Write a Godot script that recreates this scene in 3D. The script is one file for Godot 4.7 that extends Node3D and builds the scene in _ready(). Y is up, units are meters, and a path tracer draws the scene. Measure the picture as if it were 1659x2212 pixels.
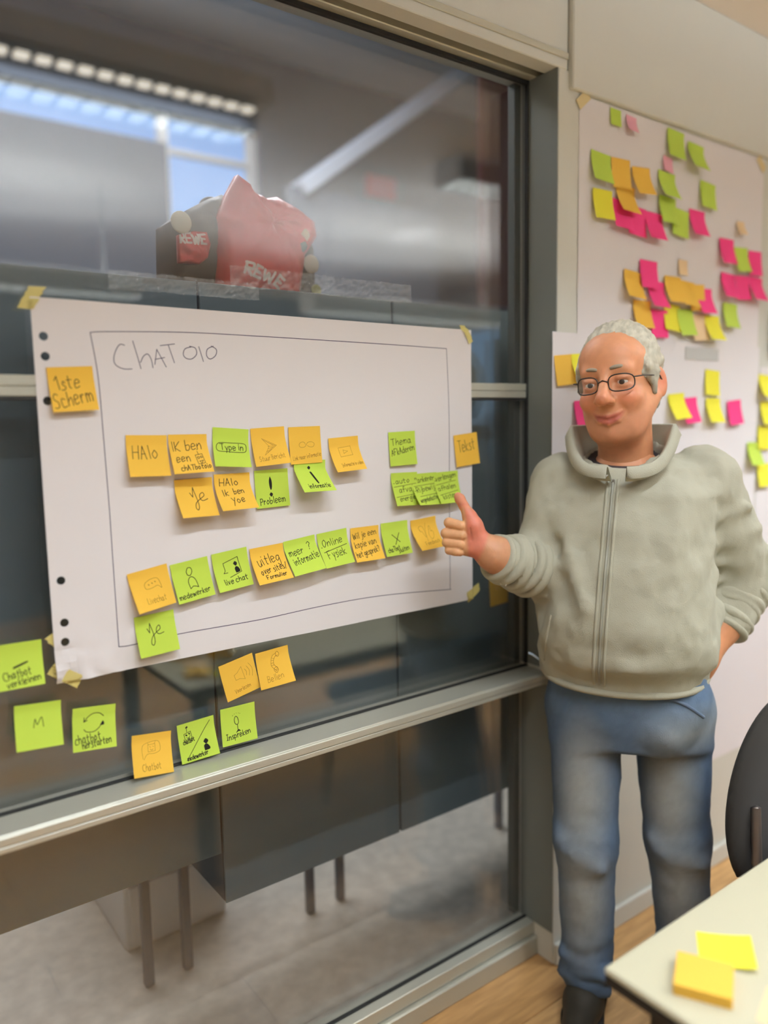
extends Node3D
# A workshop wall: glazed partition with a taped flip-chart sheet and sticky notes, a man giving a thumbs up, posters, a table.
# Metres; x runs along the glass, y up, z out of the glass into the room.

const WALL := 0.095            # face of the solid wall in front of the glass plane (z = 0)
const CEIL := 2.56
const JAMB := 1.178            # right end of the glazed opening
const LEFT := -2.6
const RIGHT := 4.6
const REAR := 4.9
var taken := {}
var rng := RandomNumberGenerator.new()
var M := {}

func _ready() -> void:
	rng.seed = 7
	# ---- camera
	var cam := Camera3D.new()
	cam.name = "camera"
	var lens := CameraAttributesPhysical.new()
	lens.frustum_focal_length = 18.395
	lens.frustum_focus_distance = 1.60
	lens.exposure_aperture = 0.68
	lens.frustum_near = 0.05
	lens.frustum_far = 100.0
	cam.attributes = lens
	cam.fov = rad_to_deg(2.0 * atan(1106.0 / 1695.4))
	cam.near = 0.05
	cam.far = 100.0
	add_child(cam)
	cam.transform = Transform3D(Basis(Vector3(0.802042, -0.018309, 0.596987), Vector3(0.084032, 0.993047, -0.08244), Vector3(-0.591327, 0.116286, 0.798004)), Vector3(-0.32393, 1.455, 1.40176))
	cam.fov = rad_to_deg(2.0 * atan(1106.0 / 1695.4))
	cam.current = true
	# ---- sky and exposure
	var env := Environment.new()
	var sky_m := ProceduralSkyMaterial.new()
	sky_m.sky_top_color = Color(0.42, 0.62, 0.9)
	sky_m.sky_horizon_color = Color(0.7, 0.84, 0.96)
	sky_m.ground_bottom_color = Color(0.3, 0.32, 0.34)
	sky_m.ground_horizon_color = Color(0.6, 0.66, 0.7)
	sky_m.energy_multiplier = 1.7
	var sky := Sky.new()
	sky.sky_material = sky_m
	env.background_mode = Environment.BG_SKY
	env.sky = sky
	env.tonemap_mode = Environment.TONE_MAPPER_LINEAR
	env.tonemap_exposure = 0.665
	env.sdfgi_enabled = true
	env.ssao_enabled = true
	env.ssil_enabled = true
	var we := WorldEnvironment.new()
	we.name = "world"
	we.environment = env
	add_child(we)
	# ---- lamps (their area lights sit just under the glowing diffusers)
	make_materials()
	luminaire(Vector3(0.3, CEIL, 1.22), 1.5, 5.3, 0.0, "white louvred ceiling lamp above the taped flip chart sheet")
	luminaire(Vector3(2.75, CEIL, 1.22), 1.5, 7.0, 0.0, "white louvred ceiling lamp above the sticky note posters")
	luminaire(Vector3(0.3, CEIL - 0.4, 2.4), 1.5, 1.6, 12.5, "hanging lamp behind the photographer that lights the ceiling too")
	luminaire(Vector3(2.75, CEIL - 0.4, 2.4), 1.5, 2.2, 16.0, "hanging lamp by the window that lights the ceiling too")
	# ---- structure, then things, small details last
	room()
	hall()
	glazing()
	hall_things()
	table_and_chair()
	flip_chart()
	sticky_notes()
	tapes()
	posters()
	person()

# ------------------------------------------------------------------ helpers
func numbered(called: String) -> String:
	if not taken.has(called):
		taken[called] = 0
		return called
	taken[called] += 1
	return "%s_%03d" % [called, taken[called]]

func thing(called: String, label: String, category: String, at := Vector3.ZERO, turn := 0.0, group := "") -> Node3D:
	var o := Node3D.new()
	o.name = numbered(called)
	add_child(o)
	o.position = at
	o.rotation.y = turn
	tag(o, label, category, group)
	return o

func tag(o: Node3D, label: String, category: String, group := "") -> Node3D:
	o.set_meta("label", label)
	o.set_meta("category", category)
	if group:
		o.set_meta("group", group)
	return o

func obj(called: String, mesh: Mesh, m: Material, parent: Node3D = null, at := Transform3D()) -> MeshInstance3D:
	var o := MeshInstance3D.new()
	o.mesh = mesh
	o.material_override = m
	o.transform = at
	if parent == null:
		o.name = numbered(called)
		add_child(o)
	else:
		o.name = called
		parent.add_child(o, true)
	return o

func struct(called: String, mesh: Mesh, m: Material, parent: Node3D = null, at := Transform3D()) -> MeshInstance3D:
	var o := obj(called, mesh, m, parent, at)
	if parent == null:
		o.set_meta("kind", "structure")
	return o

func mat(c: Color, rough := 0.6, metal := 0.0, spec := 0.5) -> StandardMaterial3D:
	var m := StandardMaterial3D.new()
	m.albedo_color = c
	m.roughness = rough
	m.metallic = metal
	m.metallic_specular = spec
	return m

func rgb8(r: int, g: int, b: int) -> Color:
	return Color8(r, g, b)

func noise(seed_: int, freq: float, oct := 3) -> FastNoiseLite:
	var n := FastNoiseLite.new()
	n.seed = seed_
	n.noise_type = FastNoiseLite.TYPE_SIMPLEX_SMOOTH
	n.frequency = freq
	n.fractal_octaves = oct
	return n

func noise_tex(seed_: int, freq: float, size: int, dark: Color, light: Color, oct := 4) -> NoiseTexture2D:
	var t := NoiseTexture2D.new()
	t.noise = noise(seed_, freq, oct)
	t.width = size
	t.height = size
	t.seamless = true
	var g := Gradient.new()
	g.set_color(0, dark)
	g.set_color(1, light)
	t.color_ramp = g
	return t

func bump(m: StandardMaterial3D, seed_: int, freq: float, scale: float, cm: float) -> StandardMaterial3D:
	m.heightmap_enabled = true
	m.heightmap_texture = noise_tex(seed_, freq, 256, Color.BLACK, Color.WHITE)
	m.heightmap_scale = cm
	m.uv1_triplanar = true
	m.uv1_scale = Vector3.ONE * scale
	return m

# box with chamfered edges, centred
func boxm(size: Vector3, ch := 0.003) -> ArrayMesh:
	var st := SurfaceTool.new()
	st.begin(Mesh.PRIMITIVE_TRIANGLES)
	add_box(st, Transform3D(), size, ch)
	return st.commit()

func add_tri(st: SurfaceTool, a: Vector3, b: Vector3, c: Vector3, n: Vector3) -> void:
	if (b - a).cross(c - a).dot(n) > 0.0:    # clockwise front faces
		var t := b
		b = c
		c = t
	st.set_normal(n)
	st.add_vertex(a)
	st.set_normal(n)
	st.add_vertex(b)
	st.set_normal(n)
	st.add_vertex(c)

func add_quad(st: SurfaceTool, a: Vector3, b: Vector3, c: Vector3, d: Vector3, n: Vector3) -> void:
	add_tri(st, a, b, c, n)
	add_tri(st, a, c, d, n)

func add_box(st: SurfaceTool, xf: Transform3D, size: Vector3, ch := 0.003) -> void:
	var h := size * 0.5
	ch = minf(ch, minf(h.x, minf(h.y, h.z)) * 0.6)
	for ax in 3:
		var u := (ax + 1) % 3
		var w := (ax + 2) % 3
		for s in [-1.0, 1.0]:
			var q := []
			for k in [[-1, -1], [1, -1], [1, 1], [-1, 1]]:
				var p := Vector3()
				p[ax] = s * h[ax]
				p[u] = k[0] * (h[u] - ch)
				p[w] = k[1] * (h[w] - ch)
				q.append(xf * p)
			var n := Vector3()
			n[ax] = s
			add_quad(st, q[0], q[1], q[2], q[3], (xf.basis * n).normalized())
		for s in [-1.0, 1.0]:           # edges running along ax
			for t in [-1.0, 1.0]:
				var q := []
				for k in [[-1, 0], [1, 0], [1, 1], [-1, 1]]:
					var p := Vector3()
					p[ax] = k[0] * (h[ax] - ch)
					p[u] = s * (h[u] - (ch if k[1] else 0.0))
					p[w] = t * (h[w] - (0.0 if k[1] else ch))
					q.append(xf * p)
				var n := Vector3()
				n[u] = s
				n[w] = t
				add_quad(st, q[0], q[1], q[2], q[3], (xf.basis * n).normalized())
	for sx in [-1.0, 1.0]:
		for sy in [-1.0, 1.0]:
			for sz in [-1.0, 1.0]:
				var s := Vector3(sx, sy, sz)
				var a := Vector3(sx * h.x, sy * (h.y - ch), sz * (h.z - ch))
				var b := Vector3(sx * (h.x - ch), sy * h.y, sz * (h.z - ch))
				var c := Vector3(sx * (h.x - ch), sy * (h.y - ch), sz * h.z)
				add_tri(st, xf * a, xf * b, xf * c, (xf.basis * s).normalized())

# box from corner to corner in its parent's frame
func span(called: String, a: Vector3, b: Vector3, m: Material, parent: Node3D = null, ch := 0.003, wall := false) -> MeshInstance3D:
	var lo := a.min(b)
	var hi := a.max(b)
	var me := boxm(hi - lo, ch)
	var at := Transform3D(Basis(), (lo + hi) * 0.5)
	return struct(called, me, m, parent, at) if wall else obj(called, me, m, parent, at)

# smooth mesh from indexed points
func shaped(v: PackedVector3Array, idx: PackedInt32Array, uv := PackedVector2Array(), col := PackedColorArray()) -> ArrayMesh:
	var n := PackedVector3Array()
	n.resize(v.size())
	for i in range(0, idx.size(), 3):
		var a := idx[i]
		var b := idx[i + 1]
		var c := idx[i + 2]
		var f := (v[c] - v[a]).cross(v[b] - v[a])
		n[a] += f
		n[b] += f
		n[c] += f
	for i in n.size():
		n[i] = n[i].normalized() if n[i].length_squared() > 1e-20 else Vector3.UP
	var arr := []
	arr.resize(Mesh.ARRAY_MAX)
	arr[Mesh.ARRAY_VERTEX] = v
	arr[Mesh.ARRAY_NORMAL] = n
	arr[Mesh.ARRAY_INDEX] = idx
	if uv.size():
		arr[Mesh.ARRAY_TEX_UV] = uv
	if col.size():
		arr[Mesh.ARRAY_COLOR] = col
	var am := ArrayMesh.new()
	am.add_surface_from_arrays(Mesh.PRIMITIVE_TRIANGLES, arr)
	return am

# a sheet: f(u, v) -> point; u to the right, v down; seen from the side where u x v points away
func sheet(nu: int, nv: int, f: Callable) -> ArrayMesh:
	var v := PackedVector3Array()
	var uv := PackedVector2Array()
	var idx := PackedInt32Array()
	for j in nv + 1:
		for i in nu + 1:
			var a := float(i) / nu
			var b := float(j) / nv
			v.append(f.call(a, b))
			uv.append(Vector2(a, b))
	for j in nv:
		for i in nu:
			var k := j * (nu + 1) + i
			idx.append_array([k, k + 1, k + nu + 1, k + 1, k + nu + 2, k + nu + 1])
	return shaped(v, idx, uv)

# tube along points; radius one number or per point; flat: squash of the second axis
func tube(pts: Array, radius, seg := 10, closed := false, flat := 1.0) -> ArrayMesh:
	var v := PackedVector3Array()
	var idx := PackedInt32Array()
	var n := pts.size()
	var up := Vector3.UP
	for i in n:
		var p: Vector3 = pts[i]
		var q: Vector3 = pts[(i + 1) % n] if (closed or i < n - 1) else p
		var o: Vector3 = pts[(i - 1 + n) % n] if (closed or i > 0) else p
		var t := (q - o).normalized()
		if i == 0:
			up = Vector3.UP if absf(t.y) < 0.9 else Vector3.RIGHT
		var side := t.cross(up).normalized()
		up = side.cross(t).normalized()
		var r: float = radius[i] if radius is Array else radius
		for k in seg:
			var a := TAU * k / seg
			v.append(p + side * cos(a) * r + up * sin(a) * r * flat)
	var m := n if closed else n - 1
	for i in m:
		for k in seg:
			var a := i * seg + k
			var b := i * seg + (k + 1) % seg
			var c := ((i + 1) % n) * seg + k
			var d := ((i + 1) % n) * seg + (k + 1) % seg
			idx.append_array([a, b, c, b, d, c])
	if not closed:
		for e in [0, n - 1]:
			v.append(pts[e])
			var ctr := v.size() - 1
			for k in seg:
				var a: int = e * seg + k
				var b: int = e * seg + (k + 1) % seg
				if e == 0:
					idx.append_array([ctr, b, a])
				else:
					idx.append_array([ctr, a, b])
	return shaped(v, idx)

# outline (Vector2, any order round) puffed out to a cushion of some depth
func pillow(outline: Array, depth: float, bulge: float, seed_: int) -> ArrayMesh:
	var c := Vector2()
	for p in outline:
		c += p
	c /= outline.size()
	var ring := []
	var n: int = outline.size()
	for i in n:
		var a: Vector2 = outline[i]
		var b: Vector2 = outline[(i + 1) % n]
		for k in 4:
			ring.append(a.lerp(b, k / 4.0))
	var v := PackedVector3Array()
	var uv := PackedVector2Array()
	var idx := PackedInt32Array()
	var nz := noise(seed_, 9.0)
	var levels := 8
	n = ring.size()
	for s in [1.0, -1.0]:
		for l in levels + 1:
			var t := float(l) / levels
			for p in ring:
				var q: Vector2 = p.lerp(c, t * 0.999)
				var z: float = s * (depth * 0.5 + bulge * sqrt(1.0 - (1.0 - t) * (1.0 - t)) + (0.012 * nz.get_noise_2d(q.x * 3.0, q.y * 3.0) if l > 0 else 0.0))
				v.append(Vector3(q.x, q.y, z))
				uv.append(q)
	for side in 2:
		var base := side * (levels + 1) * n
		for l in levels:
			for i in n:
				var a := base + l * n + i
				var b := base + l * n + (i + 1) % n
				var cc := a + n
				var d := b + n
				if side == 0:
					idx.append_array([a, cc, b, b, cc, d])
				else:
					idx.append_array([a, b, cc, b, d, cc])
	var back := (levels + 1) * n
	for i in n:
		var j := (i + 1) % n
		idx.append_array([i, j, back + i, j, back + j, back + i])
	return shaped(v, idx, uv)

func frame_of(dir: Vector3, at := Vector3.ZERO) -> Transform3D:     # y axis along dir
	var y := dir.normalized()
	var x := (Vector3.RIGHT if absf(y.x) < 0.9 else Vector3.UP).cross(y).normalized()
	return Transform3D(Basis(x, y, x.cross(y)), at)

# ------------------------------------------------------------------ solids as distance fields, meshed as surface nets
class Prim:
	var kind := 0        # 0 tapered capsule, 1 ellipsoid, 2 profile by height, 3 torus, 4 rounded box
	var a := Vector3()
	var b := Vector3()
	var ra := 0.0
	var rb := 0.0
	var k := 0.02
	var cut := false
	var inv := Transform3D()
	var r := Vector3.ONE
	var tab := []
	func d(p: Vector3) -> float:
		match kind:
			0:
				var ba := b - a
				var pa := p - a
				var h := clampf(pa.dot(ba) / maxf(ba.dot(ba), 1e-9), 0.0, 1.0)
				return (pa - ba * h).length() - lerpf(ra, rb, h)
			1:
				var q := inv * p
				var k0 := (q / r).length()
				var k1 := (q / (r * r)).length()
				return k0 * (k0 - 1.0) / maxf(k1, 1e-6)
			2:
				var n := tab.size()
				var y := p.y
				var i := 0
				while i < n - 2 and y > tab[i + 1][0]:
					i += 1
				var lo: Array = tab[i]
				var hi: Array = tab[i + 1]
				var t := clampf((y - lo[0]) / (hi[0] - lo[0]), 0.0, 1.0)
				t = t * t * (3.0 - 2.0 * t) * 0.5 + t * 0.5
				var w := lerpf(lo[1], hi[1], t)
				var e := lerpf(lo[2], hi[2], t)
				var x := (p.x - lerpf(lo[3], hi[3], t)) / w
				var z := (p.z - lerpf(lo[4], hi[4], t)) / e
				var rr := sqrt(sqrt(x * x * x * x + z * z * z * z + 1.35 * x * x * z * z))
				var dd := (rr - 1.0) * minf(w, e)
				var cap := maxf(tab[0][0] - y, y - tab[n - 1][0])
				return maxf(dd, cap)
			3:
				var q := inv * p
				var f := Vector2(Vector2(q.x, q.z).length() - ra, q.y)
				return f.length() - rb
			_:
				var q := (inv * p).abs() - r + Vector3.ONE * ra
				return Vector3(maxf(q.x, 0), maxf(q.y, 0), maxf(q.z, 0)).length() + minf(maxf(q.x, maxf(q.y, q.z)), 0.0) - ra

var XF := Transform3D()     # frame that the next primitives are given in

func cone(a: Vector3, b: Vector3, ra: float, rb: float, k := 0.02, cut := false) -> Prim:
	var p := Prim.new()
	p.a = XF * a
	p.b = XF * b
	p.ra = ra
	p.rb = rb
	p.k = k
	p.cut = cut
	return p

func ell(c: Vector3, r: Vector3, k := 0.02, cut := false, turn := Vector3.ZERO) -> Prim:
	var p := Prim.new()
	p.kind = 1
	p.r = r
	p.inv = (XF * Transform3D(Basis.from_euler(turn), c)).affine_inverse()
	p.k = k
	p.cut = cut
	return p

func prof(tab: Array, k := 0.03) -> Prim:
	var p := Prim.new()
	p.kind = 2
	p.tab = tab
	p.k = k
	return p

func torus(at: Transform3D, R: float, r: float, k := 0.004) -> Prim:
	var p := Prim.new()
	p.kind = 3
	p.inv = (XF * at).affine_inverse()
	p.ra = R
	p.rb = r
	p.k = k
	return p

func rbox(at: Transform3D, half: Vector3, round_: float, k := 0.01, cut := false) -> Prim:
	var p := Prim.new()
	p.kind = 4
	p.inv = (XF * at).affine_inverse()
	p.r = half
	p.ra = round_
	p.k = k
	p.cut = cut
	return p

func field(prims: Array, p: Vector3) -> float:
	var d := 10.0
	for q: Prim in prims:
		var e := q.d(p)
		if q.cut:
			var h := maxf(q.k - absf(d + e), 0.0)
			d = maxf(d, -e) + h * h * 0.25 / q.k
		else:
			var h := maxf(q.k - absf(d - e), 0.0)
			d = minf(d, e) - h * h * 0.25 / q.k
	return d

# clips: [point, normal] pairs, what lies beyond is cut away; bumps(p) -> metres the surface is raised; paint(p, n) -> colour
func nets(prims: Array, lo: Vector3, hi: Vector3, cell: float, clips := [], bumps = null, paint = null, into := {}) -> Dictionary:
	const B := 8
	var nx := int((hi.x - lo.x) / cell / B + 1) * B
	var ny := int((hi.y - lo.y) / cell / B + 1) * B
	var nz := int((hi.z - lo.z) / cell / B + 1) * B
	var g := PackedFloat32Array()
	g.resize(nx * ny * nz)
	g.fill(1.0)
	var sy := nx
	var sz := nx * ny
	var half := cell * B * 0.5 * 1.7321
	var live := []
	var slack := 0.012 if bumps != null else 0.001
	for bz in range(0, nz, B):
		for by in range(0, ny, B):
			for bx in range(0, nx, B):
				var c := lo + (Vector3(bx, by, bz) + Vector3.ONE * B * 0.5) * cell
				var dd := 10.0
				var dist := PackedFloat32Array()
				for q: Prim in prims:
					var e := q.d(c)
					dist.append(e)
					if not q.cut:
						dd = minf(dd, e)
				if dd > half * 1.6 + slack + 0.02:
					continue
				var near := []
				for i in prims.size():
					if dist[i] < half * (2.2 if not prims[i].cut else 1.4) + maxf(dd, 0.0) + prims[i].k + slack:
						near.append(prims[i])
				dd = field(near, c)
				for cl in clips:
					dd = maxf(dd, (c - cl[0]).dot(cl[1]))
				if dd > half * 1.5 + slack:
					continue
				if dd < -half * 1.9 - slack * 2.0:
					for z in range(bz, bz + B):
						for y in range(by, by + B):
							var at := z * sz + y * sy + bx
							for x in B:
								g[at + x] = -1.0
					continue
				for sub in 8:
					var ox := bx + (sub & 1) * 4
					var oy := by + ((sub >> 1) & 1) * 4
					var oz := bz + (sub >> 2) * 4
					c = lo + (Vector3(ox, oy, oz) + Vector3.ONE * 2.0) * cell
					dd = field(near, c)
					for cl in clips:
						dd = maxf(dd, (c - cl[0]).dot(cl[1]))
					var h4 := half * 0.5
					if dd > h4 * 1.7 + slack:
						continue
					var fill := dd < -h4 * 2.2 - slack * 1.5
					var few := []
					if not fill:
						live.append(Vector3i(ox, oy, oz))
						for q: Prim in near:
							if q.d(c) < h4 * (2.4 if not q.cut else 1.5) + maxf(dd, 0.0) + q.k:
								few.append(q)
					for z in range(oz, oz + 4):
						for y in range(oy, oy + 4):
							var at := z * sz + y * sy + ox
							if fill:
								for x in 4:
									g[at + x] = -1.0
								continue
							var p := lo + Vector3(ox, y, z) * cell
							for x in 4:
								var d := field(few, p)
								if bumps != null and absf(d) < 0.02:
									d -= bumps.call(p)
								for cl in clips:
									d = maxf(d, (p - cl[0]).dot(cl[1]))
								g[at + x] = d
								p.x += cell
	var v: PackedVector3Array = into.get("v", PackedVector3Array())
	var idx: PackedInt32Array = into.get("idx", PackedInt32Array())
	var first := v.size()
	var vert := {}
	var off := [0, 1, sy, sy + 1, sz, sz + 1, sz + sy, sz + sy + 1]
	var edges := [[0, 1], [2, 3], [4, 5], [6, 7], [0, 2], [1, 3], [4, 6], [5, 7], [0, 4], [1, 5], [2, 6], [3, 7]]
	var cells := []
	for bl: Vector3i in live:
		for z in range(bl.z, mini(bl.z + 4, nz - 1)):
			for y in range(bl.y, mini(bl.y + 4, ny - 1)):
				for x in range(bl.x, mini(bl.x + 4, nx - 1)):
					var at := z * sz + y * sy + x
					var inside := 0
					for o in off:
						if g[at + o] < 0.0:
							inside += 1
					if inside == 0 or inside == 8:
						continue
					var sum := Vector3()
					var n := 0
					for e in edges:
						var da := g[at + off[e[0]]]
						var db := g[at + off[e[1]]]
						if (da < 0.0) != (db < 0.0):
							var t := clampf(da / (da - db), 0.0, 1.0)
							var pa := Vector3(e[0] & 1, (e[0] >> 1) & 1, e[0] >> 2)
							var pb := Vector3(e[1] & 1, (e[1] >> 1) & 1, e[1] >> 2)
							sum += pa.lerp(pb, t)
							n += 1
					vert[at] = v.size()
					v.append(lo + (Vector3(x, y, z) + sum / n) * cell)
					cells.append(at)
	for at: int in cells:
		var d0 := g[at]
		for ax in 3:
			var step: int = [1, sy, sz][ax]
			var s1: int = [sy, sz, 1][ax]
			var s2: int = [sz, 1, sy][ax]
			var d1 := g[at + step]
			if (d0 < 0.0) == (d1 < 0.0):
				continue
			if not (vert.has(at - s1) and vert.has(at - s2) and vert.has(at - s1 - s2)):
				continue
			var a: int = vert[at]
			var b: int = vert[at - s1]
			var c: int = vert[at - s1 - s2]
			var d: int = vert[at - s2]
			if d0 < 0.0:
				idx.append_array([a, c, b, a, d, c])
			else:
				idx.append_array([a, b, c, a, c, d])
	var col: PackedColorArray = into.get("col", PackedColorArray())
	if paint != null:
		for i in range(first, v.size()):
			col.append(paint.call(v[i]))
	return {"v": v, "idx": idx, "col": col}

func net_mesh(n: Dictionary) -> ArrayMesh:
	return shaped(n.v, n.idx, PackedVector2Array(), n.col)

# ------------------------------------------------------------------ materials
func make_materials() -> void:
	M.wall = mat(rgb8(216, 214, 202), 0.55)
	bump(M.wall, 3, 0.02, 3.0, 0.05)
	M.rear_wall = mat(rgb8(104, 112, 122), 0.85)
	M.plaster = mat(rgb8(214, 206, 192), 0.85)
	M.ceiling = mat(rgb8(238, 228, 216), 0.9)
	M.frame = mat(rgb8(196, 194, 178), 0.34, 0.35)
	M.frame.heightmap_enabled = true
	M.frame.heightmap_texture = noise_tex(5, 0.03, 256, Color.BLACK, Color.WHITE)
	M.frame.heightmap_scale = 0.02
	M.frame.uv1_triplanar = true
	M.frame.uv1_scale = Vector3(0.6, 14.0, 14.0)
	M.jamb = mat(rgb8(128, 132, 126), 0.5, 0.2)
	M.gasket = mat(rgb8(34, 34, 32), 0.7)
	M.dark_frame = mat(rgb8(96, 98, 92), 0.5, 0.3)
	M.glass = mat(Color(0.24, 0.27, 0.25, 0.018), 0.02)
	M.glass.transparency = BaseMaterial3D.TRANSPARENCY_ALPHA
	M.lens = mat(Color(0.5, 0.5, 0.5, 0.03), 0.02)
	M.lens.transparency = BaseMaterial3D.TRANSPARENCY_ALPHA
	M.floor = mat(rgb8(220, 173, 114), 0.35)
	M.floor.albedo_texture = noise_tex(11, 0.02, 512, Color(0.82, 0.80, 0.76), Color(1, 1, 1))
	M.floor.uv1_triplanar = true
	M.floor.uv1_scale = Vector3(0.5, 4.0, 4.0)
	M.hall_floor = mat(rgb8(214, 206, 190), 0.3)
	M.hall_floor.albedo_texture = noise_tex(12, 0.03, 512, Color(0.86, 0.86, 0.86), Color(1, 1, 1))
	M.hall_floor.uv1_triplanar = true
	M.hall_wall = mat(rgb8(104, 112, 124), 0.8)
	M.hall_ceiling = mat(rgb8(196, 204, 216), 0.85)
	M.hall_dark = mat(rgb8(74, 78, 78), 0.7)
	M.cabinet = mat(rgb8(98, 114, 120), 0.5)
	M.cabinet_dark = mat(rgb8(54, 58, 66), 0.5)
	M.white = mat(rgb8(232, 230, 226), 0.5)
	M.louvre = mat(rgb8(150, 146, 136), 0.5)
	M.diffuser = mat(rgb8(240, 236, 226), 0.6)
	M.diffuser.emission_enabled = true
	M.diffuser.emission = Color(1.0, 0.95, 0.86)
	M.diffuser.emission_energy_multiplier = 1.2
	M.black = mat(rgb8(30, 28, 26), 0.6)
	M.black_cloth = mat(rgb8(38, 35, 31), 0.95)
	M.black_cloth.rim_enabled = true
	M.black_cloth.rim = 0.4
	M.chrome = mat(rgb8(190, 190, 188), 0.2, 1.0)
	M.grey_steel = mat(rgb8(120, 112, 106), 0.4, 0.7)
	M.table = mat(rgb8(196, 190, 162), 0.4)
	M.paper = mat(rgb8(233, 226, 224), 0.9)
	M.pencil_ink = Color(0.45, 0.30, 0.10)
	M.curtain = mat(rgb8(72, 26, 30), 0.95)
	M.note_back = [rgb8(190, 214, 78), rgb8(238, 188, 70), rgb8(244, 62, 132), rgb8(242, 232, 62), rgb8(240, 172, 186), rgb8(238, 206, 160)]

# ------------------------------------------------------------------ pen strokes drawn into textures
const GLYPHS := {
	"A": "0,0 3,10 6,0|1,4 5,4", "B": "0,0 0,10|0,10 4,9 4,6 0,5|0,5 5,4 5,1 0,0", "C": "~7,9 4,10 1,8 0,5 1,2 4,0 7,0",
	"F": "0,0 0,10 6,10|0,5 4,5", "H": "0,0 0,10|6,10 6,0|0,5 6,5", "I": "0,0 4,0|2,0 2,10|0,10 4,10", "K": "0,0 0,10|6,10 0,4 6,0",
	"L": "0,10 0,0 5,0", "M": "0,0 0,10 3,4 6,10 6,0", "N": "0,0 0,7 5,0 5,7", "O": "~3,10 1,8 0,5 1,2 3,0 5,2 6,5 5,8 3,10",
	"P": "0,0 0,10|~0,10 4,10 5,7 4,5 0,5", "R": "0,0 0,10|~0,10 4,10 5,7 4,5 0,5|0,5 5,0", "S": "~6,9 3,10 1,8 2,6 5,4 5,1 2,0 0,1",
	"T": "0,10 7,10|4,10 4,0", "V": "0,10 3,0 6,10", "W": "~0,9 2,0 4,7 6,0 8,10", "Y": "0,10 3,5|6,10 1,-3", "1": "0,7 3,10 4,0", "E": "6,10 0,10 0,0 6,0|0,5 5,5",
	"a": "~5,5 2,6 0,3 1,0 4,1 5,5|5,6 5,1 6,0", "b": "0,10 0,0|~0,0 3,0 5,3 4,5 0,4", "c": "~5,5 2,6 0,3 1,0 5,0",
	"d": "~5,5 2,6 0,3 1,0 4,1 5,4|5,10 5,0", "e": "~0,3 5,4 4,6 1,6 0,3 1,0 5,1", "f": "~5,9 3,10 2,8 2,0|0,5 5,5",
	"g": "~5,5 2,6 0,3 2,1 5,3|~5,6 5,-2 3,-4 0,-2", "h": "0,10 0,0|~0,3 3,6 5,4 5,0", "i": "0,6 1,0|0,8 0,9", "j": "~2,6 2,-2 0,-4|2,8 2,9",
	"k": "0,10 0,0|5,6 0,3 5,0", "l": "0,10 1,0", "m": "0,6 0,0|~0,4 2,6 3,4 3,0|~3,4 5,6 7,4 7,0", "n": "0,6 0,0|~0,3 3,6 5,4 5,0",
	"o": "~2,6 0,3 2,0 5,3 3,6 2,6", "p": "0,6 0,-4|~0,5 3,6 5,3 3,0 0,1", "r": "0,6 0,0|~0,3 2,6 4,5", "s": "~4,5 2,6 1,4 4,2 3,0 0,0",
	"t": "~2,9 2,1 4,0|0,6 5,6", "u": "~0,6 0,1 3,0 5,3|5,6 5,0", "v": "0,6 2,0 5,6", "w": "~0,6 1,0 3,5 5,0 7,6", "x": "0,6 5,0|5,6 0,0",
	"z": "0,6 5,6 0,0 5,0", "D": "0,0 0,10|~0,10 5,8 6,5 5,2 0,0", "U": "~0,10 0,2 3,0 6,2 6,10", "G": "~7,9 4,10 1,8 0,5 1,2 4,0 6,1 6,4 4,4", "y": "0,6 3,1|5,6 2,-4", "?": "~0,8 2,10 5,8 3,5 3,3|3,0 3,1", "/": "0,-1 4,10", ".": "0,3 1,3",
}

func points(s: String) -> Array:
	var out := []
	for w in s.split(" ", false):
		var q := w.split(",")
		out.append(Vector2(float(q[0]), float(q[1])))
	return out

func smooth(p: Array) -> Array:
	var out := []
	var n: int = p.size()
	for i in n - 1:
		var a: Vector2 = p[maxi(i - 1, 0)]
		var d: Vector2 = p[mini(i + 2, n - 1)]
		var b: Vector2 = p[i]
		var c: Vector2 = p[i + 1]
		for k in 5:
			out.append(b.cubic_interpolate(c, a, d, k / 5.0))
	out.append(p[n - 1])
	return out

func ink_line(im: Image, p: Array, w: float, c: Color, alpha: float) -> void:
	for i in p.size() - 1:
		var a: Vector2 = p[i]
		var b: Vector2 = p[i + 1]
		var x0 := maxi(0, int(minf(a.x, b.x) - w - 1))
		var x1 := mini(im.get_width() - 1, int(maxf(a.x, b.x) + w + 1))
		var y0 := maxi(0, int(minf(a.y, b.y) - w - 1))
		var y1 := mini(im.get_height() - 1, int(maxf(a.y, b.y) + w + 1))
		var ab := b - a
		var l2 := maxf(ab.length_squared(), 1e-6)
		for y in range(y0, y1 + 1):
			for x in range(x0, x1 + 1):
				var q := Vector2(x, y) - a
				var d := (q - ab * clampf(q.dot(ab) / l2, 0.0, 1.0)).length()
				var cov := clampf(w * 0.5 + 0.5 - d, 0.0, 1.0) * alpha
				if cov > 0.01:
					im.set_pixel(x, y, im.get_pixel(x, y).lerp(c, cov))

func ink_blob(im: Image, poly: Array, c: Color) -> void:
	var pv := PackedVector2Array(poly)
	var lo := pv[0]
	var hi := pv[0]
	for p in pv:
		lo = lo.min(p)
		hi = hi.max(p)
	for y in range(maxi(0, int(lo.y)), mini(im.get_height(), int(hi.y) + 2)):
		for x in range(maxi(0, int(lo.x)), mini(im.get_width(), int(hi.x) + 2)):
			if Geometry2D.is_point_in_polygon(Vector2(x, y), pv):
				im.set_pixel(x, y, c)

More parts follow.
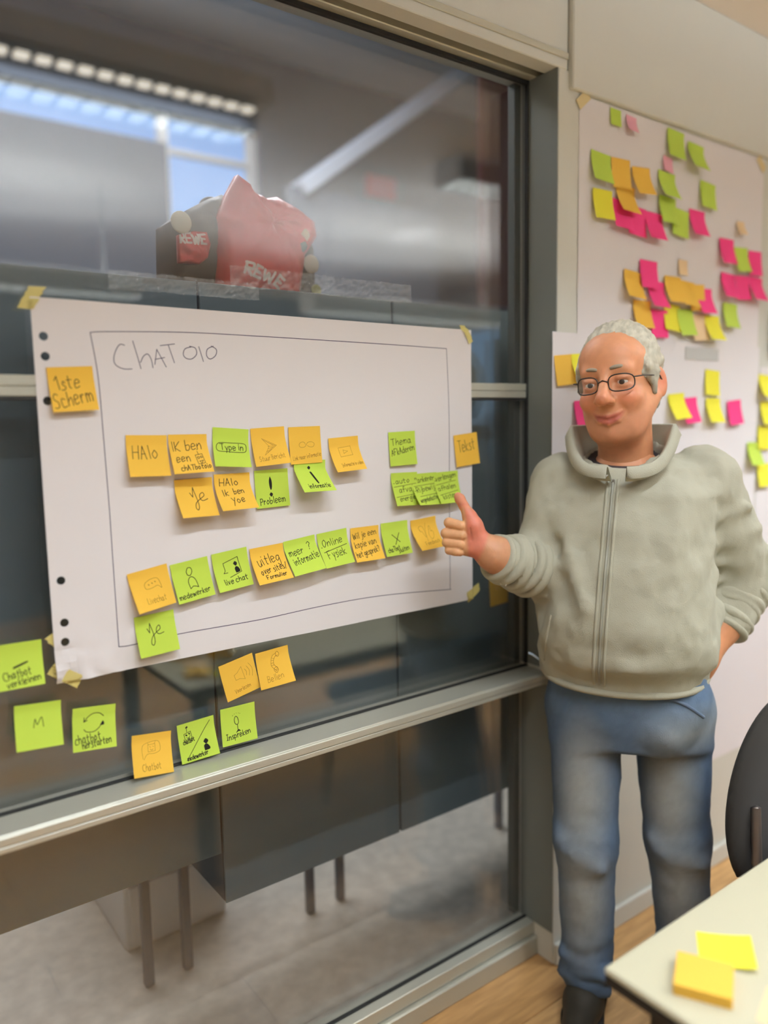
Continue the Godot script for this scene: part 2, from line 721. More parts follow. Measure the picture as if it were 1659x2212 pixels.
# words: [text, x, baseline, width, cap height, rise in degrees], in percent of the picture's width
func write(im: Image, words: String, x: float, y: float, width: float, cap: float, rise: float, pen: float, c: Color, alpha := 0.95) -> void:
	var s := im.get_width() / 100.0
	var glyphs := []
	var cx := 0.0
	for ch in words:
		if ch == " ":
			cx += 4.0
			continue
		var w := 0.0
		var strokes := []
		for part in GLYPHS[ch].split("|"):
			var soft: bool = part.begins_with("~")
			var pts := points(part.trim_prefix("~"))
			for q: Vector2 in pts:
				w = maxf(w, q.x)
			strokes.append([pts, soft])
		glyphs.append([cx, strokes])
		cx += w + 2.6
	cx = maxf(cx - 2.6, 1.0)
	var kx := width / cx
	var ky := cap / 10.0
	var turn := deg_to_rad(-rise)
	for g in glyphs:
		var lift := rng.randf_range(-0.5, 0.5)
		var lean := rng.randf_range(-0.06, 0.1)
		for st in g[1]:
			var line := []
			for q: Vector2 in st[0]:
				var j := Vector2(rng.randf_range(-0.3, 0.3), rng.randf_range(-0.3, 0.3))
				var v := Vector2((g[0] + q.x + q.y * lean + j.x) * kx, -(q.y + lift + j.y) * ky).rotated(turn) + Vector2(x, y)
				line.append(v * s)
			ink_line(im, smooth(line) if st[1] else line, pen * s, c, alpha)

func draw(im: Image, s: String, pen: float, c: Color, alpha := 0.95) -> void:      # polylines in percent, | between, ~ rounded, # filled
	var k := im.get_width() / 100.0
	for part in s.split("|"):
		var soft := part.begins_with("~") or part.begins_with("#")
		var filled := part.begins_with("#")
		var pts := []
		for q: Vector2 in points(part.trim_prefix("~").trim_prefix("#")):
			pts.append(q * k)
		if soft and pts.size() > 2:
			pts = smooth(pts)
		if filled:
			ink_blob(im, pts, c)
		ink_line(im, pts, pen * k, c, alpha)

# ------------------------------------------------------------------ the room in front of the glass
func luminaire(at: Vector3, length: float, energy: float, upward: float, label: String) -> void:
	var t := thing("ceiling_lamp", label, "lamp", at, 0.0, "louvred ceiling lamps")
	var h := 0.100
	span("housing", Vector3(-length / 2, -0.022, -0.085), Vector3(length / 2, 0, 0.085), M.white, t)
	for s in [-1.0, 1.0]:
		span("side_reflector", Vector3(-length / 2, -h, s * 0.085), Vector3(length / 2, -0.02, s * 0.081), M.louvre, t, 0.001)
		span("end_cap", Vector3(s * length / 2, -h, -0.085), Vector3(s * (length / 2 - 0.004), -0.02, 0.085), M.white, t, 0.001)
	span("diffuser", Vector3(-length / 2 + 0.01, -0.03, -0.0275), Vector3(length / 2 - 0.01, -0.022, 0.0275), M.diffuser, t, 0.001)
	var blade := boxm(Vector3(0.003, 0.024, 0.16), 0.0005)
	for i in int(length / 0.075):
		obj("louvre_blade", blade, M.louvre, t, Transform3D(Basis(), Vector3(-length / 2 + 0.04 + 0.075 * i, -h + 0.014, 0)))
	if upward > 0.0:
		for s in [-1.0, 1.0]:
			span("hanger", Vector3(s * 0.6 - 0.003, 0, -0.003), Vector3(s * 0.6 + 0.003, 0.4, 0.003), M.louvre, t, 0.0005)
		span("top_diffuser", Vector3(-length / 2 + 0.02, 0.0, -0.05), Vector3(length / 2 - 0.02, 0.006, 0.05), M.diffuser, t, 0.001)
		var up := AreaLight3D.new()
		up.name = "lamp_light"
		up.area_size = Vector2(length - 0.04, 0.1)
		up.light_color = Color(0.90, 0.95, 1.0)
		up.light_energy = upward
		up.area_range = 12.0
		up.area_attenuation = 2.0
		up.shadow_enabled = true
		t.add_child(up, true)
		up.position = Vector3(0, 0.01, 0)
		up.rotation.x = PI / 2
	var l := AreaLight3D.new()
	l.name = "lamp_light"
	l.area_size = Vector2(length - 0.02, 0.055)
	l.light_color = Color(0.90, 0.95, 1.0)
	l.light_energy = energy
	l.area_range = 12.0
	l.area_attenuation = 2.0
	l.shadow_enabled = true
	t.add_child(l, true)
	l.position = Vector3(0, -0.034, 0)
	l.rotation.x = -PI / 2

func room() -> void:
	# floor of laminate boards: each board near enough to be told apart is a piece of its own
	var fl := struct("floor", boxm(Vector3(RIGHT - LEFT, 0.12, REAR - 0.0), 0.001), M.floor, null, Transform3D(Basis(), Vector3((LEFT + RIGHT) / 2, -0.066, REAR / 2)))
	var tones := []
	for i in 4:
		var m: StandardMaterial3D = M.floor.duplicate()
		m.albedo_color = [rgb8(220, 173, 114), rgb8(212, 165, 108), rgb8(226, 179, 120), rgb8(216, 168, 114)][i]
		m.uv1_offset = Vector3(i * 0.37, i * 0.21, 0)
		tones.append(m)
	for j in 26:
		for i in 7:
			var z0 := 0.19 * j
			var z1 := minf(z0 + 0.188, REAR)
			var x0 := maxf(LEFT, LEFT - 0.9 + 1.2 * i + 0.4 * (j % 3))
			var x1 := minf(RIGHT, LEFT - 0.9 + 1.2 * (i + 1) + 0.4 * (j % 3) - 0.003)
			if x1 - x0 > 0.01:
				span("floorboard", Vector3(x0, -0.008, z0) - fl.position, Vector3(x1, 0, z1) - fl.position, tones[(i * 3 + j * 5 + (i * j) % 3) % 4], fl, 0.0015)
	span("ceiling", Vector3(LEFT - 0.2, CEIL, -0.1), Vector3(RIGHT + 0.2, CEIL + 0.12, REAR + 0.2), M.ceiling, null, 0.001, true)
	span("wall_left", Vector3(LEFT - 0.2, 0, 0), Vector3(LEFT, CEIL, REAR), M.plaster, null, 0.001, true)
	span("wall_rear", Vector3(LEFT - 0.2, 0, REAR), Vector3(RIGHT + 0.2, CEIL, REAR + 0.2), M.rear_wall, null, 0.001, true)
	# right wall with two windows to the sky
	var rx0 := RIGHT
	var rx1 := RIGHT + 0.25
	span("wall_right", Vector3(rx0, 0, -0.1), Vector3(rx1, 0.95, REAR), M.plaster, null, 0.001, true)
	span("wall_right", Vector3(rx0, 2.3, -0.1), Vector3(rx1, CEIL, REAR), M.plaster, null, 0.001, true)
	for zz in [[-0.1, 0.7], [2.2, 2.7], [4.2, REAR]]:
		span("wall_right", Vector3(rx0, 0.95, zz[0]), Vector3(rx1, 2.3, zz[1]), M.plaster, null, 0.001, true)
	for z in [0.7, 2.7]:
		var w := Node3D.new()
		w.name = numbered("window")
		add_child(w)
		w.set_meta("kind", "structure")
		for y in [0.95, 2.25]:
			span("window_frame", Vector3(rx0 + 0.1, y, z), Vector3(rx0 + 0.15, y + 0.05, z + 1.5), M.white, w)
		for k in 3:
			span("window_frame", Vector3(rx0 + 0.1, 1.0, z + 0.725 * k), Vector3(rx0 + 0.15, 2.25, z + 0.725 * k + 0.05), M.white, w)
		for k in 2:
			obj("pane", sheet(1, 1, func(u, v): return Vector3(rx0 + 0.125, 2.25 - 1.25 * v, z + 0.05 + 0.725 * k + 0.675 * u)), M.glass, w)
	# the wall with the glazed opening: solid part to the right, panels over the glass
	span("wall_front", Vector3(JAMB, 0, -0.06), Vector3(RIGHT, 2.268, WALL), M.wall, null, 0.002, true)
	span("wall_front", Vector3(LEFT, 2.268, 0.05), Vector3(1.209, CEIL, WALL), M.wall, null, 0.002, true)
	span("wall_front", Vector3(1.213, 2.226, -0.06), Vector3(RIGHT, CEIL, WALL + 0.014), M.wall, null, 0.003, true)
	span("wall_front", Vector3(1.209, 2.27, 0.05), Vector3(1.213, CEIL, WALL - 0.008), M.louvre, null, 0.0005, true)
	span("wall_front", Vector3(LEFT, 2.40, -0.06), Vector3(1.213, CEIL, 0.05), M.plaster, null, 0.001, true)
	span("trim_head", Vector3(LEFT, 2.29, WALL), Vector3(1.209, 2.305, WALL + 0.004), M.frame, null, 0.001, true)
	span("baseboard_right", Vector3(JAMB + 0.002, 0, WALL), Vector3(RIGHT, 0.06, WALL + 0.012), M.wall, null, 0.003, true)

func glazing() -> void:
	var w := Node3D.new()
	w.name = numbered("window")
	add_child(w)
	w.set_meta("kind", "structure")
	var l := LEFT
	# double panes in three heights: above and below the mid rail, and under the sill
	for b in [[1.540, 2.268], [0.8024, 1.505], [0.09, 0.772]]:
		for z in [0.0, -0.004, -0.018, -0.022]:      # two panes, a front and a back face each
			obj("pane", sheet(1, 1, func(u, v): return Vector3(lerpf(l, JAMB, u), lerpf(b[1], b[0], v), z)), M.glass, w)
	span("mid_rail", Vector3(l, 1.522, -0.03), Vector3(JAMB, 1.540, 0.0012), M.frame, w, 0.001)
	span("mid_rail", Vector3(l, 1.505, -0.03), Vector3(JAMB, 1.5212, 0.0012), M.frame, w, 0.001)
	span("gasket", Vector3(l, 1.4985, -0.03), Vector3(JAMB, 1.5050, 0.0006), M.gasket, w, 0.0005)
	# sill rail: a flat shelf that comes forward to the wall face, with a grooved front
	span("sill", Vector3(l, 0.788, -0.03), Vector3(JAMB, 0.8024, 0.0725), M.frame, w, 0.0015)
	span("gasket", Vector3(l, 0.8024, -0.006), Vector3(JAMB, 0.8062, 0.003), M.gasket, w, 0.0005)
	span("rail_front", Vector3(l, 0.7835, -0.03), Vector3(JAMB, 0.8000, 0.076), M.frame, w, 0.002)
	span("rail_front", Vector3(l, 0.772, -0.03), Vector3(JAMB, 0.7825, 0.0745), M.frame, w, 0.0012)
	span("gasket", Vector3(l, 0.768, -0.006), Vector3(JAMB, 0.772, 0.003), M.gasket, w, 0.0005)
	# bottom frame
	span("bottom_rail", Vector3(l, 0.055, -0.03), Vector3(JAMB, 0.09, 0.030), M.frame, w, 0.002)
	span("bottom_rail", Vector3(l, 0.0, -0.03), Vector3(JAMB, 0.053, 0.042), M.frame, w, 0.003)
	span("gasket", Vector3(l, 0.09, -0.006), Vector3(JAMB, 0.094, 0.003), M.gasket, w, 0.0005)
	# stile and head on the glass line
	span("head_rail", Vector3(l, 2.268, -0.05), Vector3(1.213, 2.40, 0.026), M.frame, w, 0.002)
	span("jamb_cover", Vector3(JAMB - 0.003, 0.81, -0.02), Vector3(JAMB, 2.268, WALL - 0.001), M.jamb, w, 0.0005)
	span("jamb_cover", Vector3(JAMB - 0.003, 0.09, -0.02), Vector3(JAMB, 0.768, WALL - 0.001), M.jamb, w, 0.0005)
	span("stile", Vector3(JAMB - 0.022, 0.09, -0.05), Vector3(JAMB, 2.268, -0.026), M.dark_frame, w, 0.001)
	span("gasket", Vector3(JAMB - 0.008, 0.81, -0.006), Vector3(JAMB - 0.0005, 2.268, 0.004), M.gasket, w, 0.0005)
	span("gasket", Vector3(l, 2.258, -0.006), Vector3(JAMB, 2.2675, 0.004), M.gasket, w, 0.0005)
	# leftover clear adhesive tape on the glass above the sheet
	for s in [[0.13, 1.690, 0.42, 1.722], [0.36, 1.712, 0.80, 1.752]]:
		var nz := noise(int(s[0] * 100), 30.0)
		var x0: float = s[0]
		var x1: float = s[2]
		var m := mat(Color(0.86, 0.88, 0.88, 0.10), 0.12)
		m.transparency = BaseMaterial3D.TRANSPARENCY_ALPHA
		var o := obj("clear_tape_strip", sheet(110, 10, func(u, v): return Vector3(lerpf(x0, x1, u), lerpf(s[3], s[1], v) + 0.004 * nz.get_noise_1d(u * 6.0), 0.0012 + 0.005 * absf(nz.get_noise_2d(u * 9.0, v * 0.7)))), m)
		tag(o, "clear wrinkled adhesive tape strip left on the glass %s" % ("above the top left of the sheet" if x0 < 0.2 else "in front of the red shopping bag"), "tape", "clear tape strips")

# ------------------------------------------------------------------ the hall behind the glass
func hall() -> void:
	var a := -3.5
	var b := 8.0
	var far := -4.5
	span("floor", Vector3(a, -0.12, far - 0.2), Vector3(b, 0, -0.03), M.hall_floor, null, 0.001, true)
	span("wall_left", Vector3(a - 0.2, 0, far - 0.2), Vector3(a, 4.5, 0.0), M.hall_wall, null, 0.001, true)
	span("wall_right", Vector3(b, 0, far - 0.2), Vector3(b + 0.2, 4.5, 0.0), M.hall_wall, null, 0.001, true)
	span("ceiling", Vector3(a, 4.36, far - 0.2), Vector3(b, 4.5, 0.0), M.hall_ceiling, null, 0.001, true)
	span("wall_front", Vector3(a, CEIL + 0.12, -0.1), Vector3(b, 4.36, 0.0), M.hall_wall, null, 0.001, true)
	span("wall_front", Vector3(RIGHT, 0.0, -0.1), Vector3(b, CEIL + 0.12, 0.0), M.hall_wall, null, 0.001, true)
	span("wall_front", Vector3(a, 0.0, -0.1), Vector3(LEFT - 0.2, CEIL + 0.12, 0.0), M.hall_wall, null, 0.001, true)
	# far wall: a ribbon window high up and a taller light beside it
	var z0 := far - 0.15
	span("wall_far", Vector3(a, 0, z0), Vector3(b, 2.95, far), M.hall_wall, null, 0.001, true)
	span("wall_far", Vector3(a, 2.95, z0), Vector3(2.08, 3.55, far), M.hall_wall, null, 0.001, true)
	span("wall_far", Vector3(2.86, 2.95, z0), Vector3(b, 3.78, far), M.hall_wall, null, 0.001, true)
	span("wall_far", Vector3(a, 3.78, z0), Vector3(b, 4.36, far), M.hall_wall, null, 0.001, true)
	var w := Node3D.new()
	w.name = numbered("window")
	add_child(w)
	w.set_meta("kind", "structure")
	for q in [[-3.5, 2.04, 3.55, 3.78], [2.12, 2.82, 2.95, 3.5], [2.12, 2.82, 3.54, 3.78]]:
		obj("pane", sheet(1, 1, func(u, v): return Vector3(lerpf(q[0], q[1], u), lerpf(q[3], q[2], v), far - 0.08)), M.glass, w)
	span("mullion", Vector3(2.04, 2.95, far - 0.11), Vector3(2.12, 3.78, far - 0.05), M.white, w)
	span("mullion", Vector3(2.78, 2.95, far - 0.11), Vector3(2.86, 3.78, far - 0.05), M.white, w)
	span("transom", Vector3(2.12, 3.5, far - 0.11), Vector3(2.78, 3.54, far - 0.05), M.white, w)
	span("beam", Vector3(a, 3.94, far), Vector3(2.9, 4.13, far + 0.2), M.hall_dark, null, 0.01, true)
	# lamp strip of the hall under the beam
	var t := thing("strip_lamp", "long dashed light strip under the dark beam in the hall behind the glass", "lamp", Vector3(0.9, 3.915, far + 0.11))
	span("housing", Vector3(-3.9, -0.02, -0.06), Vector3(1.9, 0.02, 0.06), M.hall_dark, t)
	for i in 42:
		span("lamp_cell", Vector3(-3.85 + 0.137 * i, -0.045, -0.04), Vector3(-3.85 + 0.137 * i + 0.09, -0.02, 0.04), M.diffuser, t, 0.002)
	for k in 2:
		var l := AreaLight3D.new()
		l.name = "lamp_light"
		l.area_size = Vector2(5.7, 0.08) if k == 0 else Vector2(3.0, 1.2)
		l.light_color = Color(0.95, 0.97, 1.0)
		l.light_energy = 2.2 if k == 0 else 16.0
		l.area_range = 14.0
		l.area_attenuation = 2.0
		l.shadow_enabled = true
		if k == 0:
			t.add_child(l, true)
			l.position = Vector3(-1.0, -0.05, 0)
			l.rotation.x = -PI / 2
		else:
			var p := thing("ceiling_panel_lamp", "broad flat hanging light panel high in the hall behind the glass", "lamp", Vector3(0.9, 3.9, -2.0))
			for s in [-1.0, 1.0]:
				span("hanger", Vector3(s * 1.4 - 0.004, 0.02, -0.004), Vector3(s * 1.4 + 0.004, 0.46, 0.004), M.white, p, 0.0005)
			span("top_diffuser", Vector3(-1.5, 0.02, -0.6), Vector3(1.5, 0.03, 0.6), M.diffuser, p, 0.002)
			var up := AreaLight3D.new()
			up.name = "lamp_light"
			up.area_size = Vector2(3.0, 1.2)
			up.light_color = Color(0.9, 0.95, 1.0)
			up.light_energy = 9.0
			up.area_range = 14.0
			up.area_attenuation = 2.0
			up.shadow_enabled = true
			p.add_child(up, true)
			up.position = Vector3(0, 0.04, 0)
			up.rotation.x = PI / 2
			span("frame", Vector3(-1.55, -0.03, -0.65), Vector3(1.55, 0.02, 0.65), M.white, p)
			span("diffuser", Vector3(-1.5, -0.04, -0.6), Vector3(1.5, -0.028, 0.6), M.diffuser, p, 0.002)
			p.add_child(l, true)
			l.position = Vector3(0, -0.045, 0)
			l.rotation.x = -PI / 2

func hall_things() -> void:
	# cupboards standing with their backs to the glass, on legs
	var n := 0
	for c in [[-2.35, -1.3, 0.5], [-1.295, -0.38, 0.5], [-0.375, 0.345, 0.52], [0.349, 0.836, 0.40], [0.840, 1.62, 0.40]]:
		var t := thing("cupboard", "", "cupboard", Vector3((c[0] + c[1]) / 2, 0, -0.33), 0.0, "cupboards with their backs to the glass")
		var hw: float = (c[1] - c[0]) / 2 - 0.001
		span("back_panel", Vector3(-hw, c[2], 0.205), Vector3(hw, 1.738, 0.211), M.cabinet, t, 0.001)
		span("body", Vector3(-hw, c[2], -0.2), Vector3(hw, 1.736, 0.204), M.cabinet_dark, t, 0.002)
		for s in [-1.0, 1.0]:
			for q in [-0.17]:
				span("leg", Vector3(s * (hw - 0.05) - 0.012, 0, q - 0.012), Vector3(s * (hw - 0.05) + 0.012, c[2], q + 0.012), M.hall_wall, t)
		tag(t, ["grey cupboard far left behind the glass", "grey cupboard behind the glass left of the flip chart sheet", "grey cupboard behind the left half of the flip chart sheet", "narrow grey cupboard behind the glass under the red bag", "grey cupboard behind the glass next to the post"][n], "cupboard", "cupboards with their backs to the glass")
		n += 1
	bag()
	var cu := obj("curtain", sheet(60, 4, func(u, v): return Vector3(lerpf(3.38, 3.90, u), lerpf(4.0, 2.2, v), -2.5 + 0.035 * sin(u * 44.0))), M.curtain)
	tag(cu, "dark red curtain hanging in the hall behind the glass by the post", "curtain")
	var rail := obj("curtain_rail", tube([Vector3(3.2, 4.02, -2.5), Vector3(4.1, 4.02, -2.5)], 0.015), M.white)
	tag(rail, "thin rail carrying the dark red curtain in the hall", "rail")
	for k in 2:
		var rod := obj("hanger_rod", tube([Vector3(3.22 + 0.86 * k, 4.02, -2.5), Vector3(3.22 + 0.86 * k, 4.37, -2.5)], 0.008), M.white)
		tag(rod, "thin rod holding %s end of the curtain rail in the hall" % ["the left", "the right"][k], "rod")
	# white boards and partitions deep in the hall
	var wb := thing("partition", "tall white partition standing in the hall behind the red bag", "partition", Vector3(2.75, 0, -3.3))
	span("panel", Vector3(-0.35, 0.12, -0.03), Vector3(0.95, 3.0, 0.03), M.hall_wall, wb, 0.01)
	for x in [-0.25, 0.85]:
		span("foot", Vector3(x - 0.04, 0, -0.25), Vector3(x + 0.04, 0.12, 0.25), M.cabinet_dark, wb)
	var st := SurfaceTool.new()
	st.begin(Mesh.PRIMITIVE_TRIANGLES)
	var p0 := Vector3(2.5, 2.99, -3.3)
	var p1 := Vector3(4.39, 4.37, -3.3)
	add_box(st, frame_of(p1 - p0, (p0 + p1) * 0.5), Vector3(0.16, (p1 - p0).length(), 0.1), 0.01)
	var so := obj("roof_strut", st.commit(), M.hall_ceiling)
	tag(so, "pale slanting strut rising from the hall partition to the hall ceiling", "strut")
	var pd := thing("pedestal_cabinet", "pale drawer pedestal on the hall floor seen under the cupboards", "cabinet", Vector3(0.46, 0, -0.86))
	span("body", Vector3(-0.17, 0.0, -0.2), Vector3(0.13, 0.56, 0.2), M.white, pd, 0.006)
	for k in 3:
		span("drawer", Vector3(-0.16, 0.03 + 0.175 * k, 0.2), Vector3(0.12, 0.19 + 0.175 * k, 0.212), M.white, pd, 0.003)
	var sg := thing("exit_sign", "small red sign on the far wall of the hall", "sign", Vector3(4.07, 3.53, -4.5))
	span("plate", Vector3(-0.16, -0.09, 0), Vector3(0.16, 0.09, 0.03), mat(rgb8(214, 60, 66), 0.5), sg)
	for k in 2:
		var c: Array = [[1.205, 0.99, 1], [1.33, 0.95, 6]][k]
		var cm: StandardMaterial3D = mat(M.note_back[1], 0.85) if k == 0 else M.hall_wall
		var o := obj("card", boxm(Vector3(0.1, 0.09 if k == 0 else 0.11, 0.002), 0.0005), cm, null, Transform3D(Basis(Vector3.BACK, 0.06), Vector3(c[0], c[1], -0.1165)))
		tag(o, ["orange card stuck on the cupboard back behind the man's elbow", "pale grey card stuck on the cupboard back behind the man's side"][k], "card")

func bag() -> void:
	var t := thing("shopping_bag", "red and dark green shopping bag with white lettering standing on a cupboard behind the glass", "bag", Vector3(0, 0, -0.33))
	var dm := mat(rgb8(66, 58, 44), 0.5)
	dm.albedo_texture = noise_tex(31, 0.02, 256, Color(0.5, 0.55, 0.45), Color(1, 1, 1))
	dm.uv1_scale = Vector3(4, 4, 4)
	obj("body", pillow(metres("361,1739 367,1893 400,1919 450,1949 485,1964 560,1955 638,1950 701,1926 723,1873 725,1739"), 0.10, 0.03, 1), dm, t)
	# red front with the white lettering
	var im := Image.create(512, 512, false, Image.FORMAT_RGB8)
	im.fill(rgb8(186, 24, 18))
	var q := 512.0 / 100.0
	write(im, "R", 23, 84.0, 6.2, 8.0, -12, 2.2, rgb8(225, 220, 210))
	write(im, "E", 31.5, 85.5, 5.2, 7.6, -14, 2.2, rgb8(225, 220, 210))
	write(im, "W", 38.5, 87.0, 8.5, 8.0, -18, 2.2, rgb8(225, 220, 210))
	write(im, "E", 49.0, 90.5, 5.2, 7.6, -32, 2.2, rgb8(225, 220, 210))
	draw(im, "#74,50 78,46 82,50 79,55 74,50", 0.5, rgb8(200, 180, 150))
	draw(im, "#72,58 77,56 80,60 76,63 72,58", 0.5, rgb8(60, 70, 60))
	var rm := mat(Color.WHITE, 0.35)
	rm.albedo_texture = ImageTexture.create_from_image(im)
	rm.uv1_scale = Vector3(1 / 0.3, -1 / 0.3, 1)
	rm.uv1_offset = Vector3(-0.435 / 0.3, 2.04 / 0.3, 0)
	obj("front_panel", pillow(metres("448,1739 460,1865 457,1905 484,1959 511,2004 543,1978 572,1961 608,1970 664,1951 708,1926 713,1894 679,1847 658,1739"), 0.02, 0.035, 2), rm, t, Transform3D(Basis(), Vector3(0, 0, 0.072)))
	var im2 := Image.create(256, 256, false, Image.FORMAT_RGB8)
	im2.fill(rgb8(186, 40, 36))
	write(im2, "REWE", 10, 40, 70, 26, 2, 6, rgb8(225, 220, 210))
	var lm := mat(Color.WHITE, 0.4)
	lm.albedo_texture = ImageTexture.create_from_image(im2)
	lm.uv1_scale = Vector3(1 / 0.08, -1 / 0.08, 1)
	lm.uv1_offset = Vector3(-0.36 / 0.08, 1.872 / 0.08, 0)
	obj("label_patch", pillow(metres("364,1856 400,1868 430,1869 438,1845 430,1815 410,1800 363,1798"), 0.012, 0.006, 3), lm, t, Transform3D(Basis(), Vector3(0, 0, 0.078)))
	for c in [[0.376, 1.885, 0.024], [0.70, 1.83, 0.022], [0.712, 1.77, 0.014]]:
		var bm := SphereMesh.new()
		bm.radius = c[2]
		bm.height = c[2] * 2
		bm.radial_segments = 16
		bm.rings = 8
		obj("printed_patch", bm, mat([rgb8(190, 186, 160), rgb8(186, 180, 160), rgb8(150, 150, 60)][0 if c[2] > 0.023 else (1 if c[2] > 0.02 else 2)], 0.6), t, Transform3D(Basis.from_scale(Vector3(1, 1, 0.25)), Vector3(c[0], c[1], 0.075)))
	for s in [0.5, 0.64]:
		var pts := []
		for i in 13:
			var a := PI * i / 12.0
			pts.append(Vector3(s - 0.03 * cos(a), 1.955 + 0.02 * sin(a), -0.03))
		obj("handle", tube(pts, 0.005), dm, t)

func metres(s: String) -> Array:
	var out := []
	for q: Vector2 in points(s):
		out.append(q / 1000.0)
	return out

# ------------------------------------------------------------------ table, chair
func table_and_chair() -> void:
	var t := thing("table", "white topped table with a dark edge at the man's feet", "table", Vector3(0.54, 0, 0.745))
	var top := 0.67
	span("tabletop", Vector3(0, top - 0.012, 0), Vector3(1.6, top, 0.8), M.table, t, 0.003)
	span("edge_band", Vector3(0.001, top - 0.028, 0.001), Vector3(1.599, top - 0.012, 0.799), M.black, t, 0.002)
	for x in [0.07, 1.53]:
		for z in [0.07, 0.73]:
			span("leg", Vector3(x - 0.025, 0, z - 0.025), Vector3(x + 0.025, top - 0.028, z + 0.025), M.black, t, 0.004)
	for z in [0.07, 0.73]:
		span("apron", Vector3(0.095, top - 0.075, z - 0.012), Vector3(1.505, top - 0.028, z + 0.012), M.black, t, 0.002)
	# what lies on it
	var pads := [[0.620, 0.852, 0.5, 0.016, 1, "thick pad of orange sticky notes at the corner of the white table"], [0.76, 1.01, 0.2, 0.05, 1, "tall orange cube of sticky notes further along the white table"]]
	for p in pads:
		var pad := thing("sticky_note_pad", p[5], "note pad", Vector3(p[0], top, p[1]), p[2])
		var m: StandardMaterial3D = mat(M.note_back[p[4]], 0.8)
		var k: int = 8
		for i in k:
			var h: float = p[3] / k
			var jig := Vector3(rng.randf_range(-0.0006, 0.0006), 0, rng.randf_range(-0.0006, 0.0006))
			span("sheet_stack", Vector3(-0.037, h * i + 0.0001, -0.037) + jig, Vector3(0.037, h * (i + 1) - 0.0001, 0.037) + jig, m, pad, 0.0004)
	var y := obj("sticky_note", sheet(8, 8, func(u, v): return Vector3(-0.038 + 0.076 * u, 0.0008 + 0.008 * v * v, -0.038 + 0.076 * v)), mat(M.note_back[3], 0.85), null, Transform3D(Basis(Vector3.UP, 0.62), Vector3(0.705, top, 0.835)))
	tag(y, "single yellow sticky note lying flat on the table behind the orange pad", "sticky note")
	var y2 := obj("sticky_note", sheet(8, 8, func(u, v): return Vector3(-0.038 + 0.076 * u, 0.0008 + 0.004 * v * v, -0.038 + 0.076 * v)), mat(M.note_back[5], 0.85), null, Transform3D(Basis(Vector3.UP, 0.3), Vector3(0.66, top, 0.955)))
	tag(y2, "pale orange sticky note lying flat on the table beyond the pad", "sticky note")
	var r := thing("tape_roll", "roll of cream masking tape lying on the white table", "tape", Vector3(0.655, top, 1.06))
	var prof_pts := [[0.038, 0.0], [0.052, 0.0], [0.053, 0.001], [0.053, 0.024], [0.052, 0.025], [0.038, 0.025]]
	var v := PackedVector3Array()
	var idx := PackedInt32Array()
	for i in 40:
		var a := TAU * i / 40
		for q in prof_pts:
			v.append(Vector3(cos(a) * q[0], q[1], sin(a) * q[0]))
	for i in 40:
		for k in 6:
			var a := i * 6 + k
			var b := i * 6 + (k + 1) % 6
			var c := ((i + 1) % 40) * 6 + k
			var d := ((i + 1) % 40) * 6 + (k + 1) % 6
			idx.append_array([a, b, c, b, d, c])
	obj("tape", shaped(v, idx), mat(rgb8(226, 196, 130), 0.6), r)
	# black chair at the table, its back to the wall
	var ch := thing("chair", "black upholstered chair with slim metal legs tucked under the table", "chair", Vector3(1.415, 0, 0.79), 0.0)
	obj("backrest", chair_back(), M.black_cloth, ch)
	XF = Transform3D()
	var n := nets([rbox(Transform3D(Basis(), Vector3(0, 0.44, 0.03)), Vector3(0.22, 0.035, 0.22), 0.03)], Vector3(-0.26, 0.38, -0.22), Vector3(0.26, 0.5, 0.28), 0.012)
	obj("seat", net_mesh(n), M.black_cloth, ch)
	for s in [-1.0, 1.0]:
		obj("leg", tube([Vector3(s * 0.2, 0.41, 0.2), Vector3(s * 0.235, 0.0, 0.235)], 0.011), M.grey_steel, ch)
		obj("leg", tube([Vector3(s * 0.2, 0.41, -0.15), Vector3(s * 0.235, 0.0, -0.2)], 0.011), M.grey_steel, ch)
		obj("back_post", tube([Vector3(s * 0.17, 0.42, -0.16), Vector3(s * 0.17, 0.5, -0.19), Vector3(s * 0.165, 0.62, -0.2)], 0.011), M.grey_steel, ch)

func chair_back() -> ArrayMesh:
	XF = Transform3D()
	var ps := [ell(Vector3(0, 0.60, -0.225), Vector3(0.232, 0.235, 0.034), 0.02), ell(Vector3(0, 0.62, -0.13), Vector3(0.30, 0.30, 0.085), 0.02, true)]
	return net_mesh(nets(ps, Vector3(-0.27, 0.40, -0.29), Vector3(0.27, 0.88, -0.12), 0.009, [[Vector3(0, 0.45, 0), Vector3(0, -1, 0)]]))

# ------------------------------------------------------------------ the flip-chart sheet
func paper_z(x: float, y: float) -> float:
	var n: FastNoiseLite = M.paper_noise
	var z := 0.0028 + 0.0012 * n.get_noise_2d(x * 1.2, y * 1.2)
	var corner := clampf(1.0 - x / 0.19, 0.0, 1.0) * clampf(1.0 - y / 0.10, 0.0, 1.0)
	var c2 := clampf((x - 0.2) / 0.3, 0.0, 1.0) * clampf(1.0 - y / 0.05, 0.0, 1.0)
	var f: FastNoiseLite = M.crease_noise
	z += 0.020 * corner * absf(f.get_noise_2d(x, y)) + 0.0022 * c2 * absf(f.get_noise_2d(x * 0.7, y * 0.7))
	return z

